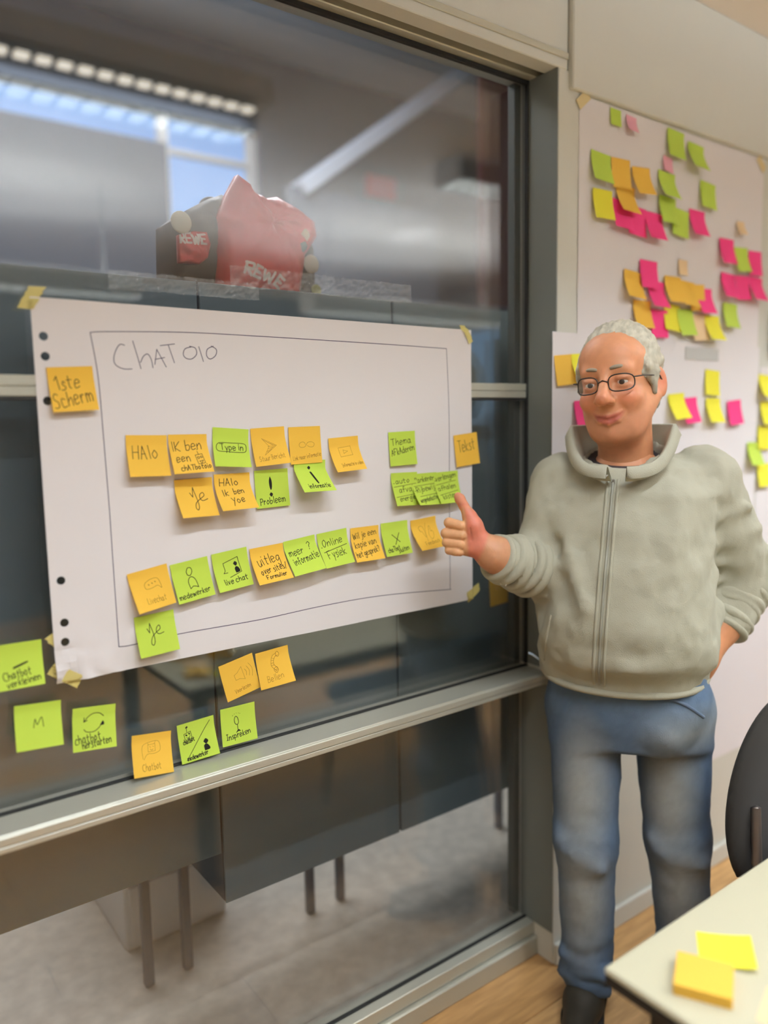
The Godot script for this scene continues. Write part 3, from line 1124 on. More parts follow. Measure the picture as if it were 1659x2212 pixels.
func flip_chart() -> void:
	M.paper_noise = noise(21, 3.0, 2)
	M.crease_noise = noise(22, 9.0, 3)
	var W := 0.98
	var H := 0.652
	var y0 := 1.0114
	var im := Image.create(2048, 1364, false, Image.FORMAT_RGB8)
	im.fill(rgb8(232, 226, 224))
	var ink := rgb8(44, 34, 58)
	var s := 2048.0 / 980.0
	for l in ["93,50 122,47 266,41 418,41 686,43 902,46", "902,46 908,203 907,422 906,615", "110,607 139,608 228,604 395,605 550,600 711,602 909,617", "93,50 102,126 105,234 108,356 109,482 110,607"]:
		var pts := []
		for q: Vector2 in points(l):
			pts.append(q * s)
		ink_line(im, smooth(pts), 2.7, ink, 0.95)
	for l in ["151,69 143,68 136,77 131,91 133,103 146,110 162,110", "166,61 173,88 178,109", "178,98 184,87 192,83 198,93 200,107", "204,101 209,74 225,105", "205,92 223,88", "216,67 243,63", "231,65 241,97", "275,67 263,71 259,81 264,88 275,89 285,80 283,69 272,66", "290,66 298,93", "319,64 307,70 305,82 312,88 323,81 325,70 315,64"]:
		var pts := []
		for q: Vector2 in points(l):
			pts.append(q * s)
		ink_line(im, smooth(pts) if pts.size() > 3 else pts, 2.6, ink, 0.9)
	var m := mat(Color.WHITE, 0.92, 0.0, 0.35)
	m.albedo_texture = ImageTexture.create_from_image(im)
	m.texture_repeat = false
	var v := PackedVector3Array()
	var idx := PackedInt32Array()
	var at := func(x: float, y: float) -> int:
		v.append(Vector3(x, y0 + y + 0.003 * (1.0 - x / W) * (y / H), paper_z(x, y)))
		return v.size() - 1
	# punched margin on the left: a ring of triangles round each hole
	var holes := [[0.0183, 1.0844], [0.0196, 1.118], [0.0189, 1.1916], [0.0167, 1.4965], [0.0178, 1.5698], [0.017, 1.6023]]
	var edge := 0.036
	var y := 0.0
	var cells := []
	for h in holes:
		var yc: float = h[1] - y0 - 0.0015
		cells.append([y, yc - 0.013, null])
		cells.append([yc - 0.013, yc + 0.013, h[0]])
		y = yc + 0.013
	cells.append([y, H, null])
	for c in cells:
		if c[2] == null:
			var k := maxi(1, int((c[1] - c[0]) / 0.01))
			for j in k:
				for i in 3:
					var a: float = lerpf(c[0], c[1], float(j) / k)
					var b: float = lerpf(c[0], c[1], float(j + 1) / k)
					var q := [at.call(edge * i / 3, b), at.call(edge * (i + 1) / 3, b), at.call(edge * (i + 1) / 3, a), at.call(edge * i / 3, a)]
					idx.append_array([q[0], q[1], q[2], q[0], q[2], q[3]])
		else:
			var mid := Vector2(c[2], (c[0] + c[1]) / 2)
			var outer := []
			for sd in 4:
				for k in 8:
					var f := k / 8.0
					outer.append([Vector2(lerpf(0, edge, f), c[0]), Vector2(edge, lerpf(c[0], c[1], f)), Vector2(lerpf(edge, 0, f), c[1]), Vector2(0, lerpf(c[1], c[0], f))][sd])
			var ring := []
			for q: Vector2 in outer:
				var e := mid + (q - mid).normalized() * 0.0072
				ring.append([at.call(q.x, q.y), at.call(e.x, e.y)])
			for k in 32:
				var a: Array = ring[k]
				var b: Array = ring[(k + 1) % 32]
				idx.append_array([a[0], a[1], b[0], b[0], a[1], b[1]])
	var nx := 120
	var ny := 84
	for j in ny + 1:
		for i in nx + 1:
			at.call(lerpf(edge, W, float(i) / nx), H * j / ny)
	var first := v.size() - (nx + 1) * (ny + 1)
	for j in ny:
		for i in nx:
			var k := first + j * (nx + 1) + i
			idx.append_array([k, k + nx + 1, k + 1, k + 1, k + nx + 1, k + nx + 2])
	var uv := PackedVector2Array()
	for p in v:
		uv.append(Vector2(p.x / W, 1.0 - (p.y - y0) / H))
	var o := obj("flip_chart_sheet", shaped(v, idx, uv), m)
	tag(o, "large white flip chart sheet taped to the glass, with a drawn frame and title", "paper sheet")

func sticky_notes() -> void:
	var black := rgb8(26, 22, 18)
	var inks := {"K": [black, 0.95], "P": [rgb8(128, 88, 24), 0.62], "G": [rgb8(80, 92, 30), 0.7]}
	var rows := [
		[1, 0.0549, 1.5544, 0.0050, 3.1, 0.0744, 0.0128, 0.0745, 0.0121, "orange sticky note reading 1ste Scherm at the left edge of the sheet",
			"T|1ste|14|50|52|30|3|K;T|Scherm|6|92|86|32|8|K"],
		[1, 0.1810, 1.4359, 0.0050, -1.5, 0.0732, 0.0186, 0.0732, 0.0183, "orange sticky note reading HAlo alone on one line",
			"T|HAlo|13|58|60|32|1|K"],
		[1, 0.2587, 1.4354, 0.0058, -0.5, 0.0713, 0.0248, 0.0694, 0.0297, "orange sticky note reading Ik ben een chatbot with a small robot face",
			"T|lK|7|42|20|24|2|K;T|ben|42|40|40|26|2|K;T|een|13|71|34|20|4|K;D|62,54 80,51 84,75 66,78 62,54/71,53 69,44/69,39 70,40/~66,60 69,58 72,61 69,64 66,60/~74,58 77,57 79,60 76,62 74,58/70,70 80,68 75,75 70,70|1.1|K;T|chATbotoio|20|93|76|13|3|K"],
		[0, 0.3474, 1.4448, 0.0050, -4.5, 0.0734, 0.0178, 0.0731, 0.0190, "green sticky note reading Type in inside a drawn rounded box",
			"D|~10,44 20,38 50,38 80,38 90,41 92,50 88,60 70,62 40,61 16,60 9,54 10,44|1.3|K;T|Type in|20|57|62|16|1|K"],
		[1, 0.4263, 1.4448, 0.0054, 2.5, 0.0744, 0.0131, 0.0725, 0.0211, "orange sticky note with a pencilled send arrow and Stuur Bericht",
			"D|30,28 50,38 70,49 52,60 32,72/30,28 48,50 32,72/34,32 60,48/40,36 66,49/44,50 66,50/44,56 62,52/38,64 58,54/40,66 54,58|1.0|P;T|Stuur Bericht|14|88|74|13|4|P"],
		[1, 0.5117, 1.4448, 0.0050, 1.0, 0.0754, 0.0041, 0.0754, 0.0040, "orange sticky note with two pencilled chain links, half under a green one",
			"D|~50,48 46,42 36,42 30,48 34,55 46,55 52,50 58,43 70,42 78,47 74,55 62,55 56,51|0.9|P;T|Link naar informatie|9|90|88|11|6|P"],
		[1, 0.6068, 1.4209, 0.0050, 3.0, 0.0702, 0.0279, 0.0703, 0.0275, "orange sticky note with a pencilled video player symbol",
			"D|29,30 70,27 72,54 31,57 29,30/44,37 44,48 58,42 44,37|0.9|P;T|Informatie in video|24|87|72|10|3|P"],
		[0, 0.4313, 1.3609, 0.0050, 1.2, 0.0754, 0.0040, 0.0754, 0.0040, "green sticky note with a thick black exclamation mark and Probleem",
			"D|#45,19 49,30 49,45 46,53 43,45 42,30 45,19/#41,66 45,61 50,65 46,71 41,66|1.0|K;T|Probleem|12|92|74|17|4|K"],
		[0, 0.5209, 1.3761, 0.0072, -1.5, 0.0627, 0.0421, 0.0612, 0.0443, "green sticky note with a thick letter i and informatie, curling far out",
			"D|#42,21 46,17 50,21 46,26 42,21/#45,36 50,37 58,68 55,71 45,36|1.2|K;T|informatie|23|89|66|14|2|K"],
		[1, 0.2661, 1.3525, 0.0050, 1.2, 0.0681, 0.0326, 0.0713, 0.0248, "orange sticky note with one large handwritten Ye",
			"D|36,36 42,48 46,22/~46,22 52,56 52,74 47,82 43,76 47,64 60,54/~60,54 72,46 70,38 62,42 60,52 66,59 80,55|1.5|K"],
		[1, 0.3451, 1.3578, 0.0062, 0.2, 0.0673, 0.0342, 0.0662, 0.0362, "orange sticky note reading HAlo Ik ben Yoe on three lines",
			"T|HAlo|13|32|52|20|1|K;T|lk|18|61|14|17|4|K;T|ben|48|58|28|16|4|K;T|Yoe|36|84|34|17|6|K"],
		[0, 0.7646, 1.4288, 0.0050, 1.6, 0.0754, 0.0040, 0.0753, 0.0060, "green sticky note reading Thema AFkAderen",
			"T|Thema|9|40|74|19|4|K;T|AFkAderen|8|70|86|18|9|K"],
		[0, 0.7697, 1.3365, 0.0050, -0.6, 0.0718, 0.0233, 0.0748, 0.0102, "green sticky note listing auto, afval and energie",
			"T|.|7|36|4|12|0|K;T|auto|16|33|52|15|4|K;D|6,43 94,34|1.1|K;T|afval|24|61|56|17|5|K;D|8,74 96,65|1.1|K;T|energie|20|87|64|15|6|K"],
		[0, 0.8273, 1.3320, 0.0056, 0.5, 0.0689, 0.0309, 0.0736, 0.0168, "green sticky note listing Parkeren, Rijbewijs and wegenbelasting",
			"T|Parkeren|14|29|76|16|5|K;D|6,40 96,33|1.1|K;T|.|4|58|4|12|0|K;T|Rijbewijs|12|60|84|17|7|K;D|18,73 94,65|1.1|K;T|wegenbelasting|12|92|86|13|8|K"],
		[0, 0.8936, 1.3320, 0.0062, 1.3, 0.0711, 0.0254, 0.0737, 0.0162, "green sticky note listing verlengen, afhalen and kosten above the thumb",
			"T|.|2|30|4|12|0|K;T|verlengen|8|28|82|17|7|K;D|6,40 88,30|1.1|K;T|afhalen|10|60|74|15|6|K;D|10,73 90,62|1.1|K;T|kosten|20|87|56|16|6|K"],
		[1, 0.9570, 1.4191, 0.0050, 5.0, 0.0754, 0.0041, 0.0754, 0.0041, "orange sticky note reading Tekst over the right edge of the sheet",
			"T|Tekst|15|58|70|36|5|K"],
		[1, 0.1686, 1.1927, 0.0056, 8.5, 0.0712, 0.0251, 0.0747, 0.0110, "orange sticky note with a pencilled speech bubble holding three dots",
			"D|~38,32 34,38 36,48 50,49 66,46 74,54 73,40 68,28 52,27 38,32|1.0|P;D|44,39 45,40/53,37 54,38/61,35 62,36|2.4|P;T|Livechat|30|85|48|15|0|P"],
		[0, 0.2495, 1.1981, 0.0050, 6.6, 0.0737, 0.0162, 0.0745, 0.0122, "green sticky note with an outlined person figure and medewerker",
			"D|~38,27 43,18 51,19 53,28 47,37 40,35 38,27/~40,70 38,52 44,42 52,43 58,52 61,70/40,70 48,65 55,67 61,70|1.5|K;T|medewerker|6|92|84|13|4|K"],
		[0, 0.3328, 1.2076, 0.0050, 5.6, 0.0735, 0.0173, 0.0745, 0.0121, "green sticky note with a person in a speech bubble and live chat",
			"D|28,30 70,20 75,60 40,69/28,30 30,50 25,56/25,56 36,56|1.3|K;D|#56,36 61,31 66,36 62,42 56,36/#60,60 58,50 62,45 68,48 71,58 60,60|1.0|K;T|live chat|22|86|66|14|3|K"],
		[1, 0.4146, 1.2079, 0.0050, 3.6, 0.0692, 0.0303, 0.0673, 0.0342, "orange sticky note reading uitleg over sites Formulier",
			"T|uitleg|18|54|64|28|7|K;T|over sites/|18|76|76|16|5|K;T|Formulier|28|90|58|10|2|K"],
		[0, 0.4906, 1.2156, 0.0050, 6.2, 0.0681, 0.0325, 0.0681, 0.0325, "green sticky note reading meer informatie with a question mark",
			"T|meer|10|46|44|20|4|K;T|?|70|38|9|22|0|K;T|informatie|16|74|80|20|8|K"],
		[0, 0.5713, 1.2226, 0.0050, 4.9, 0.0703, 0.0275, 0.0720, 0.0226, "green sticky note reading Online above a line and Fysiek below",
			"T|.|7|46|4|12|0|K;T|Online|14|42|66|21|4|K;D|12,57 92,45|1.4|K;T|Fysiek|22|77|60|22|5|K"],
		[1, 0.6571, 1.2238, 0.0050, 0.4, 0.0719, 0.0230, 0.0716, 0.0239, "orange sticky note asking Wil je een kopie van het gesprek",
			"T|Wil je een|8|34|82|18|6|K;T|kopie van|10|62|76|18|7|K;T|het gesprek?|8|88|84|16|8|K"],
		[0, 0.7391, 1.2270, 0.0050, 1.2, 0.0730, 0.0195, 0.0735, 0.0171, "green sticky note with a black cross and chatbot sluiten",
			"D|37,38 62,62/64,35 44,68|1.9|K;T|chaTbot|12|90|46|14|8|K;T|sluiten|50|94|40|14|8|K"],
		[1, 0.8230, 1.2277, 0.0050, 4.1, 0.0659, 0.0368, 0.0688, 0.0312, "orange sticky note with pencilled thumbs down and up beside the fist",
			"D|~56,16 50,40 44,76/~30,38 26,30 32,24 42,26 46,40 44,62 39,52 36,42 30,42 28,36/~66,28 62,44 58,56 62,70 72,66 78,52 74,44 70,46 70,30 66,28|0.9|P;T|Feedback|30|88|60|11|5|P"],
		[0, 0.1772, 1.1078, 0.0050, 3.0, 0.0738, 0.0160, 0.0742, 0.0140, "green sticky note with one handwritten Ye over the bottom frame line",
			"D|28,34 33,45 36,22/~36,22 42,50 42,68 37,76 33,70 38,56 50,46/~50,46 60,40 59,31 52,36 50,46 56,52 68,50|1.4|K"],
		[1, 0.3385, 0.9863, 0.0012, 11.0, 0.0753, 0.0059, 0.0754, 0.0036, "orange sticky note on the glass with a pencilled loudspeaker",
			"D|36,40 46,36 60,24 64,60 50,54 38,54 36,40/~68,34 72,42 70,52/~75,28 81,42 78,56/~82,22 90,40 86,60|0.9|P;T|Voorlezen|28|88|46|11|4|P"],
		[1, 0.4202, 0.9920, 0.0012, 3.7, 0.0746, 0.0114, 0.0722, 0.0220, "orange sticky note on the glass with a telephone handset and Bellen",
			"D|~60,14 50,18 44,30 42,44 48,54 54,60/~66,20 58,22 52,30 50,42 54,48 58,54/~60,12 66,10 70,18 66,24 60,20 60,12/~48,54 56,50 60,58 54,66 48,60 48,54/44,30 51,31/43,38 50,38/46,24 53,27/43,44 51,44/50,58 58,56/52,62 59,58|1.1|P;T|Bellen|24|86|46|17|4|P"],
		[0, -0.0567, 1.0952, 0.0012, -1.2, 0.0735, 0.0174, 0.0741, 0.0146, "green sticky note on the glass with a thick dash and Chatbot verkleinen",
			"D|#38,53 64,45 66,47 39,56 38,53|1.0|K;T|Chatbot|16|80|58|17|8|K;T|verkleinen|22|96|70|14|7|K"],
		[0, -0.0318, 0.9843, 0.0012, -4.5, 0.0716, 0.0239, 0.0716, 0.0239, "green sticky note on the glass with a faint pencilled letter M",
			"D|~39,54 43,36 47,48 57,33 60,54|2.0|G"],
		[0, 0.0617, 0.9566, 0.0012, -6.0, 0.0740, 0.0150, 0.0736, 0.0168, "green sticky note on the glass with two circling arrows",
			"D|~72,26 62,18 48,17 36,24 26,35/26,35 27,25/26,35 34,32/~26,52 32,58 48,59 60,52 68,42/#64,46 70,38 72,45 64,46|1.4|K;T|chatbot|6|84|58|19|6|K;T|herstarten|22|95|66|16|6|K"],
		[1, 0.1624, 0.8798, 0.0012, -6.5, 0.0711, 0.0253, 0.0710, 0.0256, "orange sticky note on the glass over the sill with a pencilled robot bubble",
			"D|~26,60 25,34 34,24 62,20 70,28 70,44 56,50 38,50 28,62/40,28 58,27 58,44 40,45 40,28/44,32 47,35/52,32 55,34/~46,39 49,42 53,39/42,28 40,24/56,27 60,21|0.8|P;T|Chatbot|23|88|46|16|2|P"],
		[0, 0.2489, 0.8832, 0.0012, 2.6, 0.0749, 0.0098, 0.0736, 0.0169, "green sticky note on the glass split by a slash between robot and person",
			"D|88,10 14,94|1.3|K;D|16,28 34,24 36,42 18,44 16,28/24,24 24,15/~20,31 22,30/~28,29 30,28/~22,38 27,40 32,35|1.1|K;D|#22,11 26,9 27,12 23,14 22,11/#20,32 23,30 24,34 20,32/#28,29 31,28 31,32 28,29|0.8|K;T|chatbot|12|54|30|12|7|K;D|#64,60 70,54 76,60 70,66 64,60/#64,82 64,70 72,68 78,80 64,82|1.0|K;T|medewerker|16|96|54|11|4|K"],
		[0, 0.3391, 0.8913, 0.0012, -0.1, 0.0753, 0.0058, 0.0750, 0.0089, "green sticky note on the glass with a drawn microphone and Inspreken",
			"D|~38,36 42,28 48,32 50,44 46,50 40,46 38,36/46,50 47,66/#42,70 48,64 53,68 48,67 42,70|1.4|K;D|34,25 35,23/39,21 40,20/45,19 46,20/51,20 52,21/55,22 56,23|0.8|K;T|Inspreken|13|86|68|15|5|K"],
	]
	for r in rows:
		var side := 320
		var im := Image.create(side, side, false, Image.FORMAT_RGB8)
		im.fill([rgb8(190, 214, 78), rgb8(238, 188, 70)][r[0]])
		for item: String in r[10].split(";"):
			var f := item.split("|")
			if f[0] == "T":
				var k: Array = inks[f[7]]
				write(im, f[1], float(f[2]), float(f[3]), float(f[4]), float(f[5]), float(f[6]), 1.7 if f[7] == "K" else 1.15, k[0], k[1])
			else:
				var k: Array = inks[f[3]]
				draw(im, f[1].replace("/", "|"), float(f[2]) * 1.15, k[0], k[1])
		var m := mat(Color.WHITE, 0.85, 0.0, 0.4)
		m.albedo_texture = ImageTexture.create_from_image(im)
		m.texture_repeat = false
		m.backlight_enabled = true
		m.backlight = Color(0.22, 0.22, 0.22)
		var w := 0.0755
		var bend := rng.randf_range(1.15, 1.6)
		var flat := rng.randf_range(0.16, 0.24)
		var mesh := sheet(10, 16, func(u, t):
			var drop: float = lerpf(r[5], r[7], u)
			var lift: float = lerpf(r[6], r[8], u)
			var q := maxf(0.0, (t - flat) / (1.0 - flat))
			return Vector3((u - 0.5) * w, -(minf(t, flat) * 0.0755 + q * (drop - flat * 0.0755 * 0.98)), lift * pow(q, bend)))
		var o := obj("sticky_note", mesh, m, null, Transform3D(Basis(Vector3.BACK, deg_to_rad(r[4])), Vector3(r[1], r[2], r[3])))
		tag(o, r[9], "sticky note", "%s sticky notes on the sheet and the glass" % ["green", "orange"][r[0]])

func tapes() -> void:
	var m := mat(rgb8(222, 206, 122), 0.6)
	m.transparency = BaseMaterial3D.TRANSPARENCY_ALPHA
	m.albedo_color.a = 0.86
	m.roughness = 0.6
	var rows := [
		["-1,1683 27,1684 3,1646 -20,1647", "torn piece of masking tape on the top left corner of the sheet"],
		["943,1673 960,1673 986,1637 971,1631", "torn piece of masking tape on the top right corner of the sheet"],
		["957,1032 1002,1050 1005,1029 966,1004", "torn piece of masking tape on the bottom right corner of the sheet"],
		["0,1049 45,1018 34,996 -15,1032", "longest piece of masking tape, across the bottom left corner of the sheet"],
		["-15,1093 4,1104 10,1094 4,1074", "short bit of masking tape under the left edge by the lowest punched hole"],
	]
	var n := 0
	for r in rows:
		var q := points(r[0])
		var nz := noise(40 + n, 90.0, 2)
		var z := 0.0066 if n < 4 else 0.0013
		var mesh := sheet(14, 10, func(u, v):
			var a: Vector2 = q[0].lerp(q[1], u)
			var b: Vector2 = q[3].lerp(q[2], u)
			var p: Vector2 = a.lerp(b, v) / 1000.0
			var along: float = (u - 0.5) * 2.0
			var rag: float = 0.002 * nz.get_noise_1d(v * 0.3) * along * along * along
			var out := 0.0
			if p.x < 0.0 or p.x > 0.98 or p.y < 1.0114 or p.y > 1.6634:
				out = -0.0045
			return Vector3(p.x + rag * 2.0, p.y + rag, z + (out if n < 4 else 0.0)))
		var o := obj("masking_tape_piece", mesh, m)
		tag(o, r[1], "tape", "masking tape pieces")
		n += 1

# ------------------------------------------------------------------ posters on the solid wall
func posters() -> void:
	var pm := mat(rgb8(236, 230, 230), 0.9, 0.0, 0.35)
	var sheets := [[1.25, 1.655, 2.11, 2.222, 0.0015, "upper white poster sheet covered in pink, orange and green notes above the man's head"],
		[1.158, 0.99, 2.12, 1.66, 0.0028, "white poster sheet behind the man's head and shoulders"],
		[1.62, 0.36, 2.5, 0.996, 0.0015, "lowest white poster sheet at the man's left side above the chair"],
		[2.13, 0.99, 3.05, 1.60, 0.0018, "white poster sheet with yellow notes beside the man's left shoulder"]]
	var n := 0
	for s in sheets:
		var nz := noise(60 + n, 2.5, 2)
		var o := obj("poster_sheet", sheet(24, 18, func(u, v): return Vector3(lerpf(s[0], s[2], u), lerpf(s[3], s[1], v), WALL + s[4] + 0.0009 * nz.get_noise_2d(u, v))), pm)
		tag(o, s[5], "poster")
		n += 1
	for q in [[1.262, 2.213, 0.7], [2.09, 2.205, -0.7]]:
		var o := obj("masking_tape_piece", boxm(Vector3(0.05, 0.025, 0.0006), 0.0001), mat(rgb8(226, 204, 150), 0.6), null, Transform3D(Basis(Vector3.BACK, q[2]), Vector3(q[0], q[1], WALL + 0.0042)))
		tag(o, "cream tape on the %s corner of the upper poster" % ["top left", "top right"][0 if q[2] > 0 else 1], "tape", "cream tape pieces on posters")
	var mk := obj("paper_strip", boxm(Vector3(0.17, 0.035, 0.0008), 0.0002), mat(rgb8(196, 194, 190), 0.9), null, Transform3D(Basis(), Vector3(1.80, 1.628, WALL + 0.0045)))
	tag(mk, "pale grey paper strip along the top of the poster beside the man's hair", "paper strip")
	var bx := thing("wall_box", "small dark grey box on the wall right of the upper poster", "wall box", Vector3(2.235, 1.72, WALL))
	span("case", Vector3(-0.05, -0.07, 0), Vector3(0.05, 0.07, 0.045), M.cabinet_dark, bx, 0.008)
	span("cover", Vector3(-0.042, -0.06, 0.045), Vector3(0.042, 0.06, 0.05), M.hall_dark, bx, 0.002)
	# notes: [colour, x, y, small]
	var rows := [
		[0, 1.385, 2.195, 1], [4, 1.447, 2.19, 1], [0, 1.641, 2.176], [0, 1.735, 2.158], [0, 1.330, 2.064], [1, 1.406, 2.063], [1, 1.489, 2.056], [3, 1.334, 1.977], [1, 1.429, 2.001], [2, 1.413, 1.962], [2, 1.478, 1.955], [2, 1.548, 1.95],
		[4, 1.610, 2.12, 1], [0, 1.605, 2.063], [0, 1.609, 2.0], [0, 1.672, 1.975], [2, 1.753, 1.985], [0, 1.803, 2.067], [5, 1.978, 2.0, 1], [2, 1.905, 1.925], [2, 2.069, 1.908], [2, 1.922, 1.828], [2, 1.998, 1.829], [2, 2.074, 1.83], [0, 1.988, 1.91],
		[5, 1.690, 1.86, 1], [1, 1.465, 1.792], [2, 1.53, 1.825], [2, 1.567, 1.775], [1, 1.506, 1.72], [2, 1.582, 1.70], [1, 1.64, 1.794], [3, 1.645, 1.72], [1, 1.712, 1.787], [0, 1.705, 1.71], [1, 1.757, 1.782], [2, 1.80, 1.775], [5, 1.774, 1.70], [3, 1.842, 1.701], [0, 1.935, 1.743],
		[1, 1.200, 1.568], [3, 1.262, 1.573], [2, 1.273, 1.458], [3, 1.670, 1.476], [2, 1.739, 1.465], [3, 1.855, 1.545], [3, 1.86, 1.464], [2, 1.974, 1.457], [3, 2.156, 1.537], [3, 2.170, 1.454], [3, 2.160, 1.375], [0, 2.099, 1.326], [3, 2.167, 1.255],
	]
	var mats := []
	for c in M.note_back:
		mats.append(mat(c, 0.85))
	var meshes := []
	for k in 5:
		var lift := 0.006 + 0.005 * k
		for big in [0.038, 0.021]:
			meshes.append(sheet(6, 8, func(u, v): return Vector3((u * 2.0 - 1.0) * big, -2.0 * big * v * (0.97 - 0.01 * k), lift * (big / 0.038) * pow(maxf(0.0, v - 0.2) / 0.8, 1.4))))
	var names := ["green", "orange", "pink", "yellow", "pale pink", "peach"]
	var i := 0
	for r in rows:
		var small: bool = r.size() > 3
		var where := "on the upper poster"
		if r[2] < 1.65:
			where = "on the lower posters"
		var h := 0.021 if small else 0.038
		var o := obj("sticky_note", meshes[((i * 3) % 5) * 2 + (1 if small else 0)], mats[r[0]], null, Transform3D(Basis(Vector3.BACK, rng.randf_range(-0.09, 0.09)), Vector3(r[1], r[2] + h, WALL + 0.0048 + 0.0009 * (i % 4))))
		tag(o, poster_note_label(i, names[r[0]], small), "sticky note", "%s sticky notes %s" % [names[r[0]], where])
		i += 1

func poster_note_label(i: int, c: String, small: bool) -> String:
	var spot := [
		"left of the pink flag atop the upper poster", "at the top edge of the upper poster", "left one of the pair at the top of the upper poster", "right one of the pair at the top of the upper poster",
		"at the upper left corner of the left cluster on the upper poster", "top middle of the left cluster on the upper poster", "top right of the left cluster on the upper poster", "at the lower left of the left cluster on the upper poster", "in the middle of the left cluster on the upper poster",
		"left one of the row of three under the left cluster", "middle one of the row of three under the left cluster", "right one of the row of three under the left cluster", "above the green column on the upper poster", "topmost of the green column on the upper poster", "second of the green column on the upper poster", "lowest of the green column, beside a pink one",
		"right of the foot of the green column", "alone, up and right of the green column", "above the pink block at the right of the upper poster", "top left of the pink block at the right", "top right of the pink block at the right", "bottom left of the pink block at the right", "bottom middle of the pink block at the right", "bottom right of the pink block at the right", "over the top middle of the pink block at the right",
		"above the lower cluster of the upper poster", "top left of the lower cluster, above the man's head", "beside the top left orange one of the lower cluster", "second pink one in the lower cluster", "lower left of the lower cluster, above the man's hair", "low in the lower cluster, right above the man's hair", "top middle of the lower cluster", "in the bottom row of the lower cluster, left of a green one", "top middle right of the lower cluster", "in the bottom row of the lower cluster, above the man's ear",
		"upper right of the lower cluster, beside a pink one", "upper right end of the lower cluster", "in the bottom row of the lower cluster, right of the green one", "at the right end of the bottom row of the lower cluster", "alone, right of the lower cluster and under the pink block",
		"over the post left of the man's face", "between the man's hair and an orange note", "peeping out left of the man's chin", "right of the man's ear, beside a pink one", "right of the man's ear, under his hairline", "upper one of the two right of the man's head", "lower one of the two right of the man's head", "right of the two yellow ones beside the man's head", "topmost of the yellow column at the far right", "second of the yellow column at the far right", "third of the yellow column at the far right", "left of the foot of the yellow column at the far right", "lowest of the yellow column at the far right"]
	return "%s%s note %s" % ["small " if small else "", c, spot[i]]

# ------------------------------------------------------------------ the man
# Built in his own frame: origin between the feet, x to his left (right in the picture), y up, z ahead of him.
const PERSON_AT := Vector3(1.19, 0, 0.305)
const PERSON_TURN := -57.3
const HAND_AT := Vector3(-0.3324, 1.2104, 0.2325)
const HAND_X := Vector3(0.93567, -0.01831, -0.35241)
const HAND_Y := Vector3(-0.02398, 0.99305, -0.11525)
const HAND_Z := Vector3(0.35207, 0.11629, 0.92872)
var head_frame := Transform3D()

func hv(u: float, v: float, w: float) -> Vector3:      # millimetres in the hand's frame
	return HAND_AT + (HAND_X * u + HAND_Y * v + HAND_Z * w) * 0.001

func person() -> void:
	var t := thing("person", "grey-haired man in glasses, pale fleece and jeans giving a thumbs up", "person", PERSON_AT, deg_to_rad(PERSON_TURN))
	head_frame = Transform3D(Basis.from_euler(Vector3(0.04, deg_to_rad(-13.0), deg_to_rad(5.0))).scaled(Vector3.ONE * 1.06), Vector3(-0.026, 1.520, 0.035))
	var skin := mat(Color.WHITE, 0.5, 0.0, 0.45)
	skin.vertex_color_use_as_albedo = true
	skin.subsurf_scatter_enabled = true
	skin.subsurf_scatter_strength = 0.12
	obj("body", body_mesh(), skin, t)
	clothes(t)
	head_things(t)

func lin(r: int, g: int, b: int) -> Color:
	return Color8(r, g, b).srgb_to_linear()

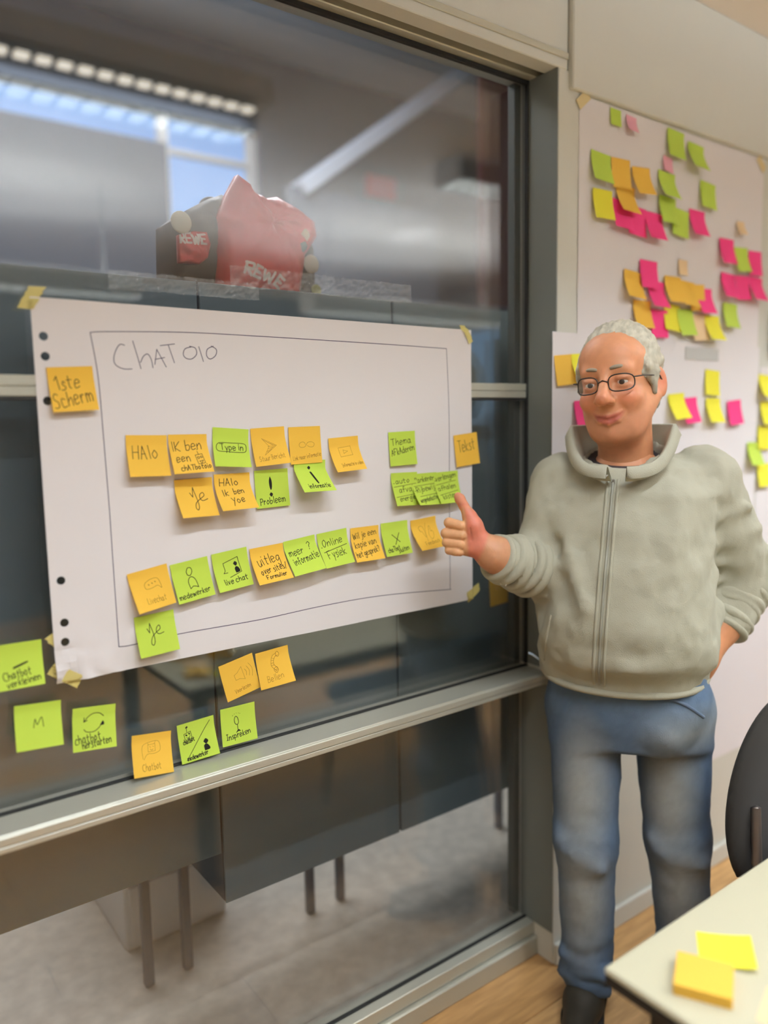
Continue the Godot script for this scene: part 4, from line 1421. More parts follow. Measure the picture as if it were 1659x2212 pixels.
# ---- skin
func hand_prims() -> Array:
	XF = Transform3D()
	var ps := []
	# forearm from the elbow to the wrist, flattened towards the wrist
	ps.append(cone(Vector3(-0.190, 1.106, 0.074), Vector3(-0.2620, 1.1490, 0.1740), 0.030, 0.0375, 0.02))
	ps.append(cone(Vector3(-0.2620, 1.1490, 0.1740), hv(64, -46, -14), 0.0375, 0.0335, 0.02))
	ps.append(cone(hv(64, -46, -14), hv(36, -27, -6), 0.0315, 0.0235, 0.02))
	ps.append(cone(hv(90, -58, -27), hv(70, -42, -14), 0.026, 0.022, 0.03))
	# metacarpal block
	ps.append(cone(hv(36, -26, -6), hv(14, -18, -10), 0.0235, 0.022, 0.018))
	for q in [[-10, 14, -20, 13], [-14, -5, -21, 13], [-13, -24, -19, 12.5], [-8, -38, -15, 11.5]]:
		ps.append(cone(hv(22, -14 + q[1] * 0.35, -10), hv(q[0], q[1], q[2]), 0.018, q[3] * 0.001, 0.014))
	# ball of the thumb, and the little-finger side
	ps.append(cone(hv(32, -8, 2), hv(22, 14, 5), 0.0185, 0.0185, 0.014))
	ps.append(cone(hv(22, 14, 5), hv(14, 34, 3), 0.0185, 0.0145, 0.014))
	ps.append(ell(hv(19, -34, 0), Vector3(0.024, 0.0155, 0.017), 0.012, false, Vector3(0, 0, 0.25)))
	# thumb: base, first joint, pad and tip
	ps.append(cone(hv(14, 36, 3), hv(1, 58, 3), 0.0136, 0.0106, 0.008))
	ps.append(cone(hv(1, 58, 3), hv(-7, 73, 2), 0.0106, 0.0104, 0.004))
	ps.append(cone(hv(-7, 73, 2), hv(-11, 79, 1), 0.0104, 0.0080, 0.006))
	ps.append(ell(hv(-5, 69, 6), Vector3(0.008, 0.012, 0.007), 0.006, false, Vector3(0, 0, 0.5)))
	# four fingers, each a chain: knuckle, middle joint, end joint, tip tucked into the palm
	var f := [[-30, 21, 1, 12, 11.2], [-37, -2, 3, -8, 11.2], [-35, -22, -2, -28, 10.6], [-30, -39, -9, -44, 9.2]]
	for i in 4:
		var q: Array = f[i]
		var r: float = q[4] * 0.001
		ps.append(cone(hv(q[0] + 14, q[1] - 4, -21), hv(q[0], q[1], -2), r * 1.05, r, 0.003))
		ps.append(cone(hv(q[0], q[1], -2), hv(q[2] - 6, q[3] + 2, 9), r, r * 0.95, 0.002))
		ps.append(cone(hv(q[2] - 6, q[3] + 2, 9), hv(q[2] + 3, q[3], 3), r * 0.95, r * 0.85, 0.002))
	# creases: between the fingers, thumb web, wrist
	for i in 3:
		var a: Array = f[i]
		var b: Array = f[i + 1]
		ps.append(cone(hv(a[0] - 8, (a[1] + b[1]) * 0.5, 8), hv(a[2] + 4, (a[3] + b[3]) * 0.5 + 1, 22), 0.0012, 0.0016, 0.0025, true))
	ps.append(cone(hv(-2, 26, 14), hv(9, 30, 24), 0.0012, 0.0012, 0.003, true))
	ps.append(cone(hv(-4, 60, 15), hv(6, 57, 16), 0.0008, 0.0008, 0.002, true))
	ps.append(cone(hv(13, 12, 22), hv(16, -16, 18), 0.0010, 0.0010, 0.004, true))
	# tendons of the wrist
	ps.append(cone(hv(38, -22, 14), hv(66, -40, 16), 0.0022, 0.0025, 0.010))
	ps.append(cone(hv(36, -30, 14), hv(64, -52, 14), 0.0022, 0.0025, 0.010))
	return ps

func paint_hand(p: Vector3) -> Color:
	var q := (p - HAND_AT) * 1000.0
	var u := q.dot(HAND_X)
	var v := q.dot(HAND_Y)
	var w := q.dot(HAND_Z)
	var finger := lin(214, 160, 116)
	var palm := lin(206, 122, 98)
	var arm := lin(196, 142, 106)
	var c := finger
	var is_palm := smoothstep(4.0, 12.0, u + (v + 20.0) * 0.08) * smoothstep(-14.0, -2.0, w)
	c = c.lerp(palm, is_palm)
	c = c.lerp(palm.lerp(finger, 0.35), smoothstep(44.0, 56.0, v))
	c = c.lerp(lin(196, 110, 88), smoothstep(55.0, 60.0, v) * smoothstep(66.0, 60.0, v) * 0.5)
	c = c.lerp(arm, smoothstep(38.0, 52.0, u - (v + 27.0) * 0.4))
	var n: float = M.skin_noise.get_noise_3d(p.x, p.y, p.z)
	return c * (1.0 + 0.10 * n)

func head_prims() -> Array:
	XF = head_frame
	var ps := []
	ps.append(ell(Vector3(0, 0.038, -0.018), Vector3(0.076, 0.088, 0.096), 0.02))
	ps.append(ell(Vector3(0, -0.030, 0.026), Vector3(0.0635, 0.088, 0.070), 0.03))
	ps.append(ell(Vector3(0, 0.055, 0.045), Vector3(0.060, 0.048, 0.045), 0.03))
	for s in [-1.0, 1.0]:
		ps.append(cone(Vector3(s * 0.064, -0.03, 0.0), Vector3(s * 0.032, -0.088, 0.05), 0.018, 0.020, 0.03))
		ps.append(ell(Vector3(s * 0.041, -0.026, 0.066), Vector3(0.022, 0.019, 0.021), 0.018))
	ps.append(ell(Vector3(0, -0.096, 0.064), Vector3(0.022, 0.017, 0.020), 0.022))
	ps.append(cone(Vector3(-0.040, 0.030, 0.078), Vector3(0.040, 0.030, 0.078), 0.0095, 0.0095, 0.018))
	for s in [-1.0, 1.0]:
		ps.append(ell(Vector3(s * 0.032, 0.010, 0.103), Vector3(0.019, 0.013, 0.016), 0.014, true))
	ps.append(cone(Vector3(0, 0.024, 0.088), Vector3(0, -0.020, 0.112), 0.0085, 0.0135, 0.012))
	ps.append(ell(Vector3(0, -0.025, 0.112), Vector3(0.0145, 0.012, 0.013), 0.008))
	for s in [-1.0, 1.0]:
		ps.append(ell(Vector3(s * 0.0145, -0.028, 0.100), Vector3(0.0095, 0.009, 0.012), 0.006))
		ps.append(ell(Vector3(s * 0.007, -0.037, 0.108), Vector3(0.0035, 0.0035, 0.006), 0.003, true))
		# eyelids, half closed by the smile
		ps.append(ell(Vector3(s * 0.032, 0.014, 0.079), Vector3(0.016, 0.0085, 0.0135), 0.005))
		ps.append(ell(Vector3(s * 0.032, -0.0005, 0.079), Vector3(0.0155, 0.007, 0.0125), 0.005))
		# folds of the smile
		ps.append(cone(Vector3(s * 0.019, -0.024, 0.101), Vector3(s * 0.038, -0.060, 0.083), 0.0022, 0.0022, 0.010, true))
		ps.append(cone(Vector3(s * 0.033, -0.046, 0.090), Vector3(s * 0.036, -0.060, 0.084), 0.0018, 0.001, 0.008, true))
	# a broad smile: thin lips, the corners drawn up and back
	for s in [-1.0, 1.0]:
		ps.append(cone(Vector3(0, -0.0600, 0.0915), Vector3(s * 0.018, -0.0575, 0.0885), 0.0046, 0.0042, 0.006))
		ps.append(cone(Vector3(s * 0.018, -0.0575, 0.0885), Vector3(s * 0.034, -0.0480, 0.0780), 0.0040, 0.0022, 0.006))
		ps.append(cone(Vector3(0, -0.0720, 0.0895), Vector3(s * 0.018, -0.0675, 0.0865), 0.0052, 0.0046, 0.006))
		ps.append(cone(Vector3(s * 0.018, -0.0675, 0.0865), Vector3(s * 0.033, -0.0520, 0.0780), 0.0042, 0.0022, 0.006))
	for s in [-1.0, 1.0]:
		ps.append(cone(Vector3(0, -0.0658, 0.0965), Vector3(s * 0.018, -0.0622, 0.0935), 0.0036, 0.0030, 0.0012, true))
		ps.append(cone(Vector3(s * 0.018, -0.0622, 0.0935), Vector3(s * 0.036, -0.0485, 0.0815), 0.0030, 0.0013, 0.0012, true))
	# ears
	for s in [-1.0, 1.0]:
		ps.append(ell(Vector3(s * 0.079, 0.000, -0.012), Vector3(0.009, 0.033, 0.020), 0.006, false, Vector3(0.15, s * -0.45, 0)))
		ps.append(ell(Vector3(s * 0.088, 0.004, -0.006), Vector3(0.006, 0.020, 0.011), 0.006, true, Vector3(0.15, s * -0.45, 0)))
		ps.append(ell(Vector3(s * 0.074, -0.027, 0.0), Vector3(0.006, 0.009, 0.008), 0.006))
	XF = Transform3D()
	ps.append(cone(head_frame * Vector3(0, -0.06, -0.022), Vector3(-0.012, 1.335, 0.0), 0.056, 0.062, 0.03))
	ps.append(cone(head_frame * Vector3(-0.02, -0.09, 0.03), Vector3(-0.03, 1.36, 0.03), 0.022, 0.02, 0.03))
	ps.append(cone(head_frame * Vector3(0.02, -0.09, 0.03), Vector3(0.0, 1.36, 0.03), 0.022, 0.02, 0.03))
	return ps

func paint_head(p: Vector3) -> Color:
	var q: Vector3 = head_frame.affine_inverse() * p
	var c := lin(206, 142, 102)
	var red := lin(202, 116, 88)
	for s in [-1.0, 1.0]:
		c = c.lerp(red, 0.7 * clampf(1.0 - (q - Vector3(s * 0.042, -0.026, 0.08)).length() / 0.034, 0.0, 1.0))
		c = c.lerp(red, 0.8 * clampf(1.0 - (q - Vector3(s * 0.084, 0.0, -0.01)).length() / 0.04, 0.0, 1.0))
	c = c.lerp(red, 0.7 * clampf(1.0 - (q - Vector3(0, -0.024, 0.118)).length() / 0.026, 0.0, 1.0))
	var beard := clampf((-0.040 - q.y) / 0.02, 0.0, 1.0) * clampf((q.z - 0.02) / 0.03, 0.0, 1.0)
	c = c.lerp(lin(170, 116, 90), 0.45 * beard)
	var lip := clampf(1.0 - Vector2(q.x / 0.036, (q.y + 0.0658 - 13.0 * q.x * q.x) / 0.0115).length(), 0.0, 1.0)
	if q.z > 0.072:
		c = c.lerp(lin(166, 82, 70), clampf(lip * 2.5, 0.0, 0.85))
	var n: float = M.skin_noise.get_noise_3d(p.x, p.y, p.z)
	return c * (1.0 + 0.08 * n)

func body_mesh() -> ArrayMesh:
	M.skin_noise = noise(70, 60.0, 3)
	var acc := nets(hand_prims(), Vector3(-0.42, 1.03, -0.03), Vector3(-0.13, 1.32, 0.31), 0.0024, [], null, paint_hand)
	acc = nets(head_prims(), Vector3(-0.16, 1.32, -0.13), Vector3(0.11, 1.68, 0.19), 0.0032, [], null, paint_head, acc)
	# left forearm and hand, thumb outside the pocket
	XF = Transform3D()
	var lw := Vector3(0.163, 0.905, 0.012)
	var ps := [cone(Vector3(0.247, 1.06, -0.14), Vector3(0.20, 0.97, -0.06), 0.048, 0.043, 0.02), cone(Vector3(0.20, 0.97, -0.06), lw, 0.042, 0.029, 0.02)]
	var down := Vector3(-0.035, -0.055, 0.022).normalized()
	var side := down.cross(Vector3(0.5, 0.0, 0.86)).normalized()
	var palm := lw + down * 0.075
	ps.append(cone(lw, palm, 0.029, 0.027, 0.02))
	for i in 4:
		var o := side * (0.030 - 0.020 * i)
		var a := palm + o - side * 0.0
		ps.append(cone(lw + down * 0.02 + o * 0.5, a, 0.02, 0.012, 0.012))
		ps.append(cone(a, a + down * (0.036 + 0.004 * (1.5 - absf(i - 1.5))), 0.0105, 0.0095, 0.004))
		ps.append(cone(a + down * 0.038, a + down * (0.062 + 0.01 * (1.5 - absf(i - 1.5))) + Vector3(0, 0, 0.012), 0.0095, 0.008, 0.004))
	ps.append(cone(lw + down * 0.01 + side * 0.012, lw + down * 0.045 + side * 0.045 + Vector3(0, 0, 0.012), 0.018, 0.012, 0.012))
	ps.append(cone(lw + down * 0.045 + side * 0.045 + Vector3(0, 0, 0.012), lw + down * 0.085 + side * 0.05 + Vector3(0, 0, 0.016), 0.012, 0.0085, 0.006))
	acc = nets(ps, Vector3(0.04, 0.76, -0.22), Vector3(0.33, 1.13, 0.12), 0.004, [], null, paint_arm, acc)
	# the rest of the body, inside the clothes
	ps = [prof([[0.72, 0.13, 0.10, 0, 0], [0.90, 0.155, 0.125, -0.008, 0.01], [1.05, 0.15, 0.13, -0.006, 0.015], [1.2, 0.15, 0.115, 0, 0.008], [1.3, 0.13, 0.09, 0, 0], [1.37, 0.06, 0.06, -0.012, 0]], 0.03)]
	ps.append(cone(Vector3(-0.15, 1.295, 0.0), Vector3(-0.187, 1.102, 0.072), 0.055, 0.043, 0.03))
	ps.append(cone(Vector3(0.15, 1.31, -0.06), Vector3(0.247, 1.06, -0.14), 0.055, 0.044, 0.03))
	ps.append(cone(Vector3(-0.085, 0.78, 0.0), Vector3(-0.084, 0.44, 0.045), 0.075, 0.052, 0.02))
	ps.append(cone(Vector3(-0.084, 0.44, 0.045), Vector3(-0.077, 0.08, 0.02), 0.052, 0.038, 0.02))
	ps.append(cone(Vector3(0.09, 0.78, -0.04), Vector3(0.118, 0.44, -0.03), 0.075, 0.052, 0.02))
	ps.append(cone(Vector3(0.118, 0.44, -0.03), Vector3(0.146, 0.08, -0.09), 0.052, 0.038, 0.02))
	acc = nets(ps, Vector3(-0.26, 0.06, -0.22), Vector3(0.32, 1.38, 0.18), 0.012, [], null, paint_arm, acc)
	return net_mesh(acc)

func paint_arm(p: Vector3) -> Color:
	var n: float = M.skin_noise.get_noise_3d(p.x, p.y, p.z)
	return lin(204, 140, 100) * (1.0 + 0.08 * n)

# ---- clothes
func fleece_prims() -> Array:
	XF = Transform3D()
	var ps := []
	# sleeves first, each cut open at its rolled cuff; then the trunk
	ps.append(cone(Vector3(-0.150, 1.292, 0.004), Vector3(-0.187, 1.106, 0.070), 0.080, 0.067, 0.03))
	ps.append(cone(Vector3(-0.187, 1.106, 0.070), Vector3(-0.2670, 1.1535, 0.1830), 0.063, 0.046, 0.03))
	ps.append(cone(Vector3(0.150, 1.300, -0.055), Vector3(0.247, 1.065, -0.135), 0.086, 0.072, 0.03))
	ps.append(cone(Vector3(0.247, 1.065, -0.135), Vector3(0.205, 0.972, -0.068), 0.068, 0.058, 0.03))
	# folds across the sleeves
	for q in [[-0.225, 1.19, 0.07, -0.14, 1.16, 0.10, 0.012], [-0.235, 1.155, 0.07, -0.15, 1.13, 0.125, 0.013], [-0.22, 1.23, 0.03, -0.14, 1.235, 0.07, 0.010], [-0.205, 1.26, 0.04, -0.10, 1.20, 0.09, 0.011],
			[0.30, 1.14, -0.10, 0.17, 1.12, -0.02, 0.013], [0.31, 1.10, -0.13, 0.19, 1.08, -0.05, 0.013], [0.27, 1.20, -0.06, 0.15, 1.16, 0.0, 0.012], [0.29, 1.05, -0.10, 0.19, 1.04, -0.07, 0.012], [0.27, 1.01, -0.08, 0.17, 1.0, -0.06, 0.011], [0.25, 1.25, -0.03, 0.13, 1.22, 0.03, 0.012]]:
		ps.append(cone(Vector3(q[0], q[1], q[2]), Vector3(q[3], q[4], q[5]), q[6] * 0.75, q[6] * 0.5, 0.022))
	ps.append(rbox(frame_of(Vector3(-0.42, 0.39, 0.82), Vector3(-0.2636, 1.1500, 0.1768) + Vector3(-0.42, 0.39, 0.82) * 0.075), Vector3(0.085, 0.06, 0.085), 0.002, 0.003, true))
	ps.append(rbox(frame_of(Vector3(-0.42, -0.74, 0.52), Vector3(0.203, 0.968, -0.064) + Vector3(-0.42, -0.74, 0.52) * 0.07), Vector3(0.085, 0.06, 0.085), 0.002, 0.003, true))
	ps.append(prof([[0.83, 0.180, 0.145, -0.008, 0.0], [0.875, 0.187, 0.152, -0.010, 0.004], [0.925, 0.198, 0.176, -0.006, 0.012], [1.0, 0.191, 0.182, -0.004, 0.022], [1.1, 0.174, 0.165, 0.002, 0.018], [1.2, 0.174, 0.145, 0.002, 0.010], [1.28, 0.178, 0.125, 0, 0.002], [1.335, 0.140, 0.102, -0.004, -0.006], [1.372, 0.088, 0.086, -0.010, -0.004], [1.40, 0.070, 0.072, -0.014, 0.0]], 0.035))
	# soft folds of the front: off the shoulders, over the belly, above the hem
	for q in [[-0.14, 1.24, 0.10, -0.08, 1.05, 0.19, 0.010], [-0.17, 1.16, 0.06, -0.13, 1.02, 0.15, 0.012], [0.16, 1.18, 0.04, 0.10, 1.06, 0.16, 0.012], [0.17, 1.10, 0.02, 0.13, 0.97, 0.13, 0.012], [-0.16, 0.965, 0.12, 0.02, 0.925, 0.19, 0.012], [0.15, 0.96, 0.10, 0.05, 0.93, 0.185, 0.012],
			[-0.195, 1.05, 0.04, -0.17, 0.95, 0.10, 0.012], [-0.09, 1.30, 0.08, -0.12, 1.20, 0.12, 0.010], [0.10, 1.29, 0.07, 0.10, 1.18, 0.13, 0.011], [0.19, 1.02, 0.0, 0.17, 0.93, 0.08, 0.012]]:
		ps.append(cone(Vector3(q[0], q[1], q[2]), Vector3(q[3], q[4], q[5]), q[6], q[6] * 0.6, 0.035))
	# hollow for the neck
	ps.append(cone(Vector3(-0.014, 1.345, 0.012), Vector3(-0.016, 1.5, 0.02), 0.079, 0.12, 0.006, true))
	return ps

func fleece_bumps(p: Vector3) -> float:
	var n: FastNoiseLite = M.cloth_noise
	return 0.008 * n.get_noise_3d(p.x, p.y * 0.7, p.z) + 0.0022 * n.get_noise_3d(p.x * 3.1, p.y * 2.0, p.z * 3.1)

func jeans_bumps(p: Vector3) -> float:
	var n: FastNoiseLite = M.cloth_noise
	var low := clampf((0.30 - p.y) / 0.2, 0.0, 1.0) + clampf(1.0 - absf(p.y - 0.46) / 0.1, 0.0, 1.0) * 0.6
	return 0.003 * n.get_noise_3d(p.x, p.y * 1.2, p.z) + 0.007 * low * n.get_noise_3d(p.x * 0.6, p.y * 3.4, p.z * 0.6)

func jeans_paint(p: Vector3) -> Color:
	var dark := lin(92, 110, 132)
	var worn := lin(158, 160, 154)
	var f: FastNoiseLite = M.skin_noise
	var best := 0.0
	for q in [[-0.09, 0.60, 0.13], [-0.085, 0.33, 0.13], [0.10, 0.58, 0.06], [0.125, 0.33, 0.05]]:
		var e := Vector3((p.x - q[0]) / 0.075, (p.y - q[1]) / 0.19, (p.z - q[2]) / 0.12).length()
		best = maxf(best, clampf(1.15 - e, 0.0, 1.0))
	best = maxf(best, 0.6 * clampf(1.0 - absf(p.y - 0.76) / 0.08, 0.0, 1.0) * clampf((p.x - 0.02) / 0.08, 0.0, 1.0))
	var grain := 0.10 * f.get_noise_3d(p.x * 3.0, p.y * 0.8, p.z * 3.0)
	return dark.lerp(worn, clampf(best * 0.95, 0.0, 0.85)) * (1.0 + grain)

func clothes(t: Node3D) -> void:
	M.cloth_noise = noise(71, 11.0, 3)
	var fleece := mat(rgb8(168, 164, 145), 0.95, 0.0, 0.3)
	fleece.rim_enabled = true
	fleece.rim = 0.35
	fleece.rim_tint = 0.6
	fleece.heightmap_enabled = true
	fleece.heightmap_texture = noise_tex(72, 0.09, 256, Color.BLACK, Color.WHITE)
	fleece.heightmap_scale = 0.05
	fleece.uv1_triplanar = true
	fleece.uv1_scale = Vector3.ONE * 14.0
	var ps := fleece_prims()
	obj("fleece_jacket", net_mesh(nets(ps, Vector3(-0.36, 0.80, -0.26), Vector3(0.36, 1.44, 0.26), 0.0075, [[Vector3(0, 0.862, 0), Vector3(0, -1, -0.10).normalized()]], fleece_bumps)), fleece, t)
	# the zip, laid on the front of the fleece
	var front := func(x: float, y: float) -> Vector3:
		var z := 0.30
		for i in 40:
			var d := field(ps, Vector3(x, y, z)) - fleece_bumps(Vector3(x, y, z))
			z -= d * 0.8
			if d < 0.0004:
				break
		return Vector3(x, y, z)
	var zip := []
	var fl := []
	var fr := []
	for i in 36:
		var f := i / 35.0
		var y := lerpf(0.872, 1.318, f)
		var x := -0.050 + 0.020 * f
		zip.append(front.call(x, y) + Vector3(0, 0, 0.0005))
		fl.append(front.call(x - 0.011, y) + Vector3(0, 0, 0.001))
		fr.append(front.call(x + 0.011, y) + Vector3(0, 0, 0.001))
	obj("zipper", tube(zip, 0.0028, 8), mat(rgb8(150, 148, 134), 0.6), t)
	obj("zip_flap", tube(fl, 0.0035, 8), fleece, t)
	obj("zip_flap", tube(fr, 0.0035, 8), fleece, t)
	obj("zip_pull", boxm(Vector3(0.007, 0.026, 0.003), 0.001), mat(rgb8(140, 138, 130), 0.35, 0.6), t, Transform3D(Basis(), zip[35] + Vector3(0, -0.012, 0.005)))
	# slanted side pocket and its seam
	var seam := []
	for i in 12:
		var f := i / 11.0
		seam.append(front.call(lerpf(-0.155, -0.178, f), lerpf(1.02, 0.90, f)))
	obj("pocket_seam", tube(seam, 0.003, 8), fleece, t)
	# hem band
	var hem := []
	for i in 48:
		var a := TAU * i / 48.0
		var c := cos(a)
		var s := sin(a)
		var rr := pow(pow(absf(c), 4.0) + pow(absf(s), 4.0) + 1.35 * c * c * s * s, -0.25)
		hem.append(Vector3(-0.009 + 0.181 * c * rr, 0.868 - 0.014 * s, 0.003 + 0.149 * s * rr))
	obj("hem", tube(hem, 0.009, 8, true, 0.9), fleece, t)
	obj("cord_end", tube([Vector3(-0.196, 0.885, 0.05), Vector3(-0.212, 0.897, 0.055), Vector3(-0.222, 0.901, 0.056)], 0.0028, 8), mat(rgb8(190, 208, 226), 0.4), t)
	# rolled cuffs: rings of cloth pushed up the forearms
	for side in 2:
		var from: Vector3 = [Vector3(-0.2666, 1.1530, 0.1828), Vector3(0.203, 0.968, -0.065)][side]
		var to: Vector3 = [Vector3(-0.212, 1.119, 0.104), Vector3(0.236, 1.04, -0.118)][side]
		var rings := []
		XF = Transform3D()
		for k in 5:
			var f := k / 4.0
			var d := (from - to).normalized() + Vector3(rng.randf_range(-0.12, 0.12), rng.randf_range(-0.12, 0.12), rng.randf_range(-0.12, 0.12))
			rings.append(torus(frame_of(d, from.lerp(to, f) + Vector3(0, -0.004 * (1 - f), 0)), lerpf([0.044, 0.050][side], 0.062, f), 0.0115 if k else 0.0095, 0.005))
		var c := from.lerp(to, 0.5)
		obj("rolled_cuff", net_mesh(nets(rings, c - Vector3.ONE * 0.13, c + Vector3.ONE * 0.13, 0.0042)), fleece, t)
	var tg := Vector3(-0.247, 1.098, 0.190)
	obj("cuff_toggle", tube([tg + Vector3(-0.012, -0.004, 0.004), tg + Vector3(0.002, 0.0, 0.006), tg + Vector3(0.014, 0.008, 0.004)], [0.003, 0.0042, 0.003], 8), mat(rgb8(206, 204, 188), 0.5), t)
	obj("cuff_cord", tube([tg + Vector3(0.0, -0.008, 0.006), tg + Vector3(0.008, 0.006, 0.010), tg + Vector3(0.016, 0.012, 0.004), tg + Vector3(0.012, 0.0, 0.008)], 0.0016, 6), mat(rgb8(200, 198, 182), 0.7), t)
	# stand-up collar, open in front, its flaps leaning outwards
	var seg := 64
	var v := PackedVector3Array()
	var idx := PackedInt32Array()
	for i in seg + 1:
		var f := float(i) / seg
		var a := lerpf(-0.5 * PI + 0.16, 1.5 * PI - 0.16, f)     # from his left front round the back to his right front
		var dir := Vector3(-cos(a), 0, -sin(a))
		var lean := smoothstep(0.1, 1.0, clampf(dir.z, 0.0, 1.0))
		var base := Vector3(-0.018, 1.356 - 0.040 * lean, 0.0) + Vector3(dir.x * 0.082, 0, dir.z * (0.084 + 0.036 * lean))
		var top := Vector3(-0.020, 1.432 - 0.086 * lean, 0.008) + Vector3(dir.x * (0.108 + 0.012 * lean), 0, dir.z * (0.100 + 0.036 * lean))
		var fold := top + Vector3(dir.x, 0, dir.z) * 0.018 + Vector3(0, -0.022, 0)
		var wob := 0.004 * sin(f * 23.0)
		for q: Vector3 in [base, base.lerp(top, 0.5) + dir * wob, top - dir * 0.003, top + dir * 0.006 + Vector3(0, 0.003, 0), fold, base.lerp(top, 0.5) + dir * 0.015, base + dir * 0.012]:
			v.append(q)
	for i in seg:
		for k in 7:
			var a := i * 7 + k
			var b := i * 7 + (k + 1) % 7
			idx.append_array([a, a + 7, b, b, a + 7, b + 7])
	obj("collar", shaped(v, idx), fleece, t)
	# shirt that shows dark inside the collar
	XF = Transform3D()
	obj("undershirt", net_mesh(nets([cone(Vector3(-0.014, 1.30, 0.004), Vector3(-0.018, 1.40, 0.014), 0.082, 0.078, 0.01)], Vector3(-0.12, 1.20, -0.10), Vector3(0.09, 1.46, 0.12), 0.006, [[Vector3(-0.016, 1.366, 0), Vector3(0, 1, 0.30).normalized()]])), mat(rgb8(52, 44, 46), 0.9), t)
	# jeans
	var jm := mat(Color.WHITE, 0.9, 0.0, 0.3)
	jm.vertex_color_use_as_albedo = true
	jm.heightmap_enabled = true
	jm.heightmap_texture = noise_tex(73, 0.08, 256, Color.BLACK, Color.WHITE)
	jm.heightmap_scale = 0.03
	jm.uv1_triplanar = true
	jm.uv1_scale = Vector3(18, 9, 18)
	ps = [prof([[0.70, 0.172, 0.120, 0.006, -0.010], [0.78, 0.183, 0.140, 0.004, -0.008], [0.86, 0.176, 0.142, -0.004, 0.0], [0.93, 0.170, 0.138, -0.008, 0.004]], 0.03)]
	ps.append(cone(Vector3(-0.090, 0.77, 0.005), Vector3(-0.086, 0.45, 0.045), 0.094, 0.071, 0.03))
	ps.append(cone(Vector3(-0.086, 0.45, 0.045), Vector3(-0.078, 0.09, 0.022), 0.070, 0.060, 0.03))
	ps.append(cone(Vector3(0.094, 0.77, -0.030), Vector3(0.120, 0.45, -0.035), 0.096, 0.073, 0.03))
	ps.append(cone(Vector3(0.120, 0.45, -0.035), Vector3(0.146, 0.09, -0.092), 0.072, 0.061, 0.03))
	ps.append(cone(Vector3(0.006, 0.56, -0.005), Vector3(0.006, 0.70, 0.0), 0.004, 0.02, 0.05, true))
	# bunching at the ankles and knees, the pocket bulging over the hand
	for q in [[-0.13, 0.16, 0.06, -0.03, 0.13, 0.08, 0.014], [-0.13, 0.11, 0.05, -0.03, 0.085, 0.07, 0.014], [-0.14, 0.47, 0.09, -0.04, 0.42, 0.11, 0.010], [0.08, 0.16, -0.04, 0.20, 0.14, -0.05, 0.014], [0.07, 0.46, 0.02, 0.18, 0.42, 0.02, 0.010], [0.09, 0.11, -0.03, 0.2, 0.09, -0.05, 0.014]]:
		ps.append(cone(Vector3(q[0], q[1], q[2]), Vector3(q[3], q[4], q[5]), q[6], q[6] * 0.8, 0.03))
	ps.append(cone(Vector3(0.130, 0.825, 0.05), Vector3(0.085, 0.76, 0.085), 0.050, 0.046, 0.03))
	obj("jeans", net_mesh(nets(ps, Vector3(-0.24, 0.03, -0.22), Vector3(0.28, 0.95, 0.20), 0.009, [[Vector3(0, 0.055, 0), Vector3(0, -1, 0)]], jeans_bumps, jeans_paint)), jm, t)
	var jf := func(x: float, y: float) -> Vector3:
		var z := 0.30
		for i in 40:
			var d := field(ps, Vector3(x, y, z))
			z -= d * 0.8
		return Vector3(x, y, z)
	var pk := []
	for i in 10:
		var f := i / 9.0
		pk.append(jf.call(lerpf(0.085, 0.165, f), lerpf(0.845, 0.80, f * f)))
	obj("pocket_edge", tube(pk, 0.004, 8), mat(rgb8(84, 98, 118), 0.9), t)
	# shoes
	for side in 2:
		var a: Vector3 = [Vector3(-0.078, 0, 0.01), Vector3(0.146, 0, -0.10)][side]
		var ang: float = [-0.10, 0.22][side]
		var sh := Node3D.new()
		sh.name = "shoe"
		t.add_child(sh, true)
		sh.position = a
		sh.rotation.y = ang
		XF = Transform3D()
		var up := [cone(Vector3(0, 0.055, -0.045), Vector3(0, 0.048, 0.06), 0.040, 0.042, 0.03), cone(Vector3(0, 0.048, 0.06), Vector3(0.004, 0.040, 0.165), 0.042, 0.034, 0.03), cone(Vector3(0, 0.07, -0.03), Vector3(0, 0.115, -0.02), 0.040, 0.042, 0.03)]
		obj("upper", net_mesh(nets(up, Vector3(-0.07, 0.0, -0.12), Vector3(0.07, 0.15, 0.22), 0.006, [[Vector3(0, 0.022, 0), Vector3(0, -1, 0)], [Vector3(0, 0.12, 0), Vector3(0, 1, 0)]])), mat(rgb8(52, 46, 34), 0.6), sh)
		var so := [cone(Vector3(0, 0.012, -0.045), Vector3(0, 0.012, 0.07), 0.041, 0.046, 0.02), cone(Vector3(0, 0.012, 0.07), Vector3(0.004, 0.012, 0.168), 0.046, 0.036, 0.02)]
		obj("sole", net_mesh(nets(so, Vector3(-0.07, -0.06, -0.12), Vector3(0.07, 0.07, 0.23), 0.006, [[Vector3(0, 0.001, 0), Vector3(0, -1, 0)], [Vector3(0, 0.026, 0), Vector3(0, 1, 0)]])), mat(rgb8(30, 28, 26), 0.8), sh)
		for k in 4:
			obj("lace", tube([Vector3(-0.022, 0.083 - 0.004 * k, 0.03 + 0.022 * k), Vector3(0, 0.096 - 0.006 * k, 0.034 + 0.022 * k), Vector3(0.022, 0.083 - 0.004 * k, 0.03 + 0.022 * k)], 0.0028, 6), M.black, sh)

# ---- hair, eyes, glasses
func hair_bumps(p: Vector3) -> float:
	var q: Vector3 = head_frame.affine_inverse() * p
	var n: FastNoiseLite = M.hair_noise
	return 0.0045 * n.get_noise_3d(q.x * 2.2, q.y * 0.8, q.z * 0.5) + 0.004 * n.get_noise_3d(q.x * 0.5, q.y * 0.5, q.z * 0.5)

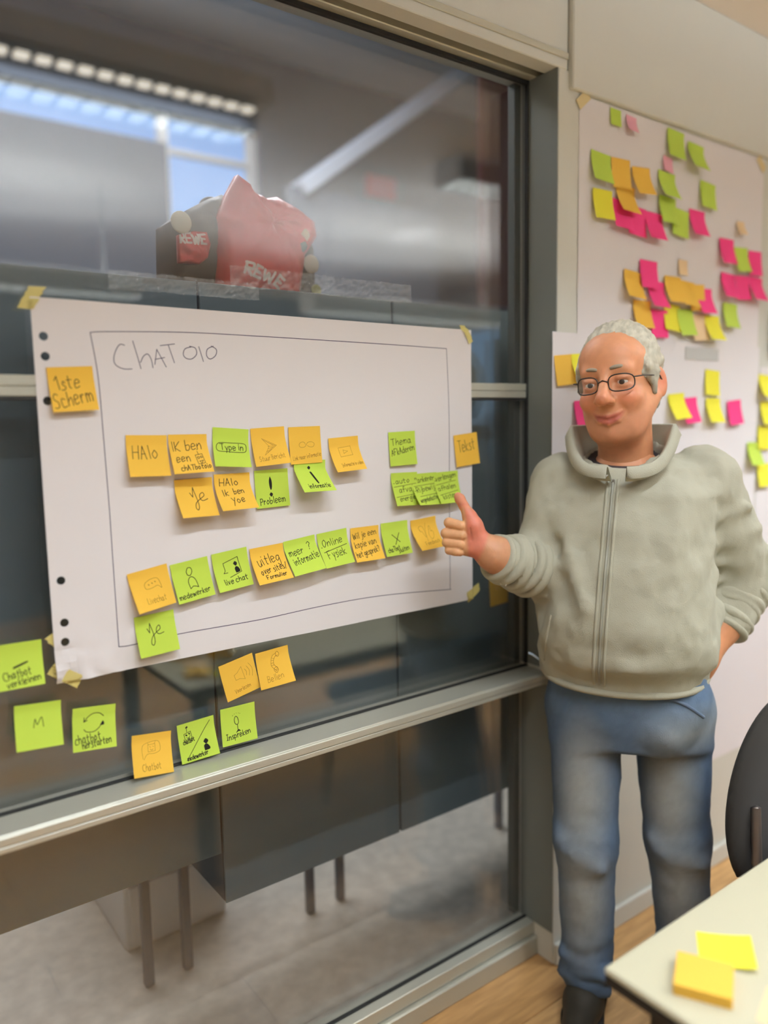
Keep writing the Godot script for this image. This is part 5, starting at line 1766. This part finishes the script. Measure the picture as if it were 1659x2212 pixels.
func hair_paint(p: Vector3) -> Color:
	var q: Vector3 = head_frame.affine_inverse() * p
	var n: FastNoiseLite = M.hair_noise
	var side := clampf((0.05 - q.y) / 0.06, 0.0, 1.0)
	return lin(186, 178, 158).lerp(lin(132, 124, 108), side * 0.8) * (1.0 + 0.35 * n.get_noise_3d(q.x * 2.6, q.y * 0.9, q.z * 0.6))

func head_things(t: Node3D) -> void:
	M.hair_noise = noise(80, 45.0, 3)
	XF = head_frame
	var ps := [ell(Vector3(0, 0.044, -0.020), Vector3(0.0815, 0.094, 0.101), 0.02), ell(Vector3(0, 0.0, -0.055), Vector3(0.074, 0.085, 0.066), 0.02)]
	for s in [-1.0, 1.0]:
		ps.append(ell(Vector3(s * 0.073, 0.028, 0.002), Vector3(0.011, 0.042, 0.042), 0.012))
		ps.append(cone(Vector3(s * 0.077, 0.0, 0.020), Vector3(s * 0.074, -0.022, 0.018), 0.006, 0.004, 0.008))
	# the forehead and face stay free
	ps.append(ell(Vector3(0.004, 0.036, 0.098), Vector3(0.062, 0.060, 0.075), 0.010, true))
	ps.append(ell(Vector3(0, -0.045, 0.075), Vector3(0.085, 0.068, 0.072), 0.008, true))
	for s in [-1.0, 1.0]:
		ps.append(ell(Vector3(s * 0.088, -0.004, -0.012), Vector3(0.016, 0.035, 0.020), 0.004, true))
	XF = Transform3D()
	var hm := mat(Color.WHITE, 0.75, 0.0, 0.4)
	hm.vertex_color_use_as_albedo = true
	var nape := head_frame * Vector3(0, -0.062, 0)
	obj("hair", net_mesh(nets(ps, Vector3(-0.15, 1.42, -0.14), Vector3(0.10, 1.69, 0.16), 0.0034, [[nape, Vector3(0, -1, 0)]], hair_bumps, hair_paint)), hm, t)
	for s in [-1.0, 1.0]:
		var pts := []
		for i in 9:
			var f := i / 8.0
			pts.append(head_frame * Vector3(s * lerpf(0.013, 0.050, f), 0.0345 + 0.004 * sin(f * PI) - 0.003 * f, 0.0935 - 0.020 * f * f))
		obj("eyebrow", tube(pts, [0.0028, 0.004, 0.0044, 0.0044, 0.0044, 0.004, 0.0036, 0.003, 0.002], 8), mat(rgb8(150, 136, 116), 0.9), t)
		var eye := Node3D.new()
		eye.name = "eye"
		t.add_child(eye, true)
		eye.transform = head_frame * Transform3D(Basis(), Vector3(s * 0.032, 0.0065, 0.0795))
		var ball := SphereMesh.new()
		ball.radius = 0.0115
		ball.height = 0.023
		ball.radial_segments = 24
		ball.rings = 12
		obj("eyeball", ball, mat(rgb8(220, 210, 200), 0.25), eye)
		var ir := SphereMesh.new()
		ir.radius = 0.0062
		ir.height = 0.0124
		ir.radial_segments = 20
		ir.rings = 10
		obj("iris", ir, mat(rgb8(52, 36, 26), 0.2), eye, Transform3D(Basis.from_scale(Vector3(0.9, 0.9, 0.4)), Vector3(0.001, -0.0005, 0.0102)))
	# glasses
	var gl := Node3D.new()
	gl.name = "glasses"
	t.add_child(gl, true)
	gl.transform = head_frame
	var fm := mat(rgb8(58, 46, 38), 0.35, 0.3)
	for s in [-1.0, 1.0]:
		var rim := []
		for i in 28:
			var a := TAU * i / 28
			var c := cos(a)
			var q := sin(a)
			var r := pow(pow(absf(c), 3.0) + pow(absf(q), 3.0), -1.0 / 3.0)
			rim.append(Vector3(s * 0.034 + 0.0235 * c * r, 0.005 + 0.0165 * q * r, 0.1035 - 0.012 * pow(maxf(0.0, (s * c * r + 0.2)), 2.0)))
		obj("rim", tube(rim, 0.0014, 8, true), fm, gl)
		var lens_v := PackedVector3Array([Vector3(s * 0.034, 0.005, 0.1035)])
		var lens_i := PackedInt32Array()
		for p in rim:
			lens_v.append(p)
		for i in 28:
			lens_i.append_array([0, 1 + (i + 1) % 28, 1 + i])
		obj("lens", shaped(lens_v, lens_i), M.lens, gl)
		obj("temple", tube([Vector3(s * 0.0575, 0.013, 0.092), Vector3(s * 0.072, 0.014, 0.07), Vector3(s * 0.0835, 0.012, 0.0), Vector3(s * 0.084, -0.004, -0.024)], 0.0014, 8), fm, gl)
	obj("bridge", tube([Vector3(-0.0105, 0.008, 0.104), Vector3(0, 0.0125, 0.107), Vector3(0.0105, 0.008, 0.104)], 0.0014, 8), fm, gl)
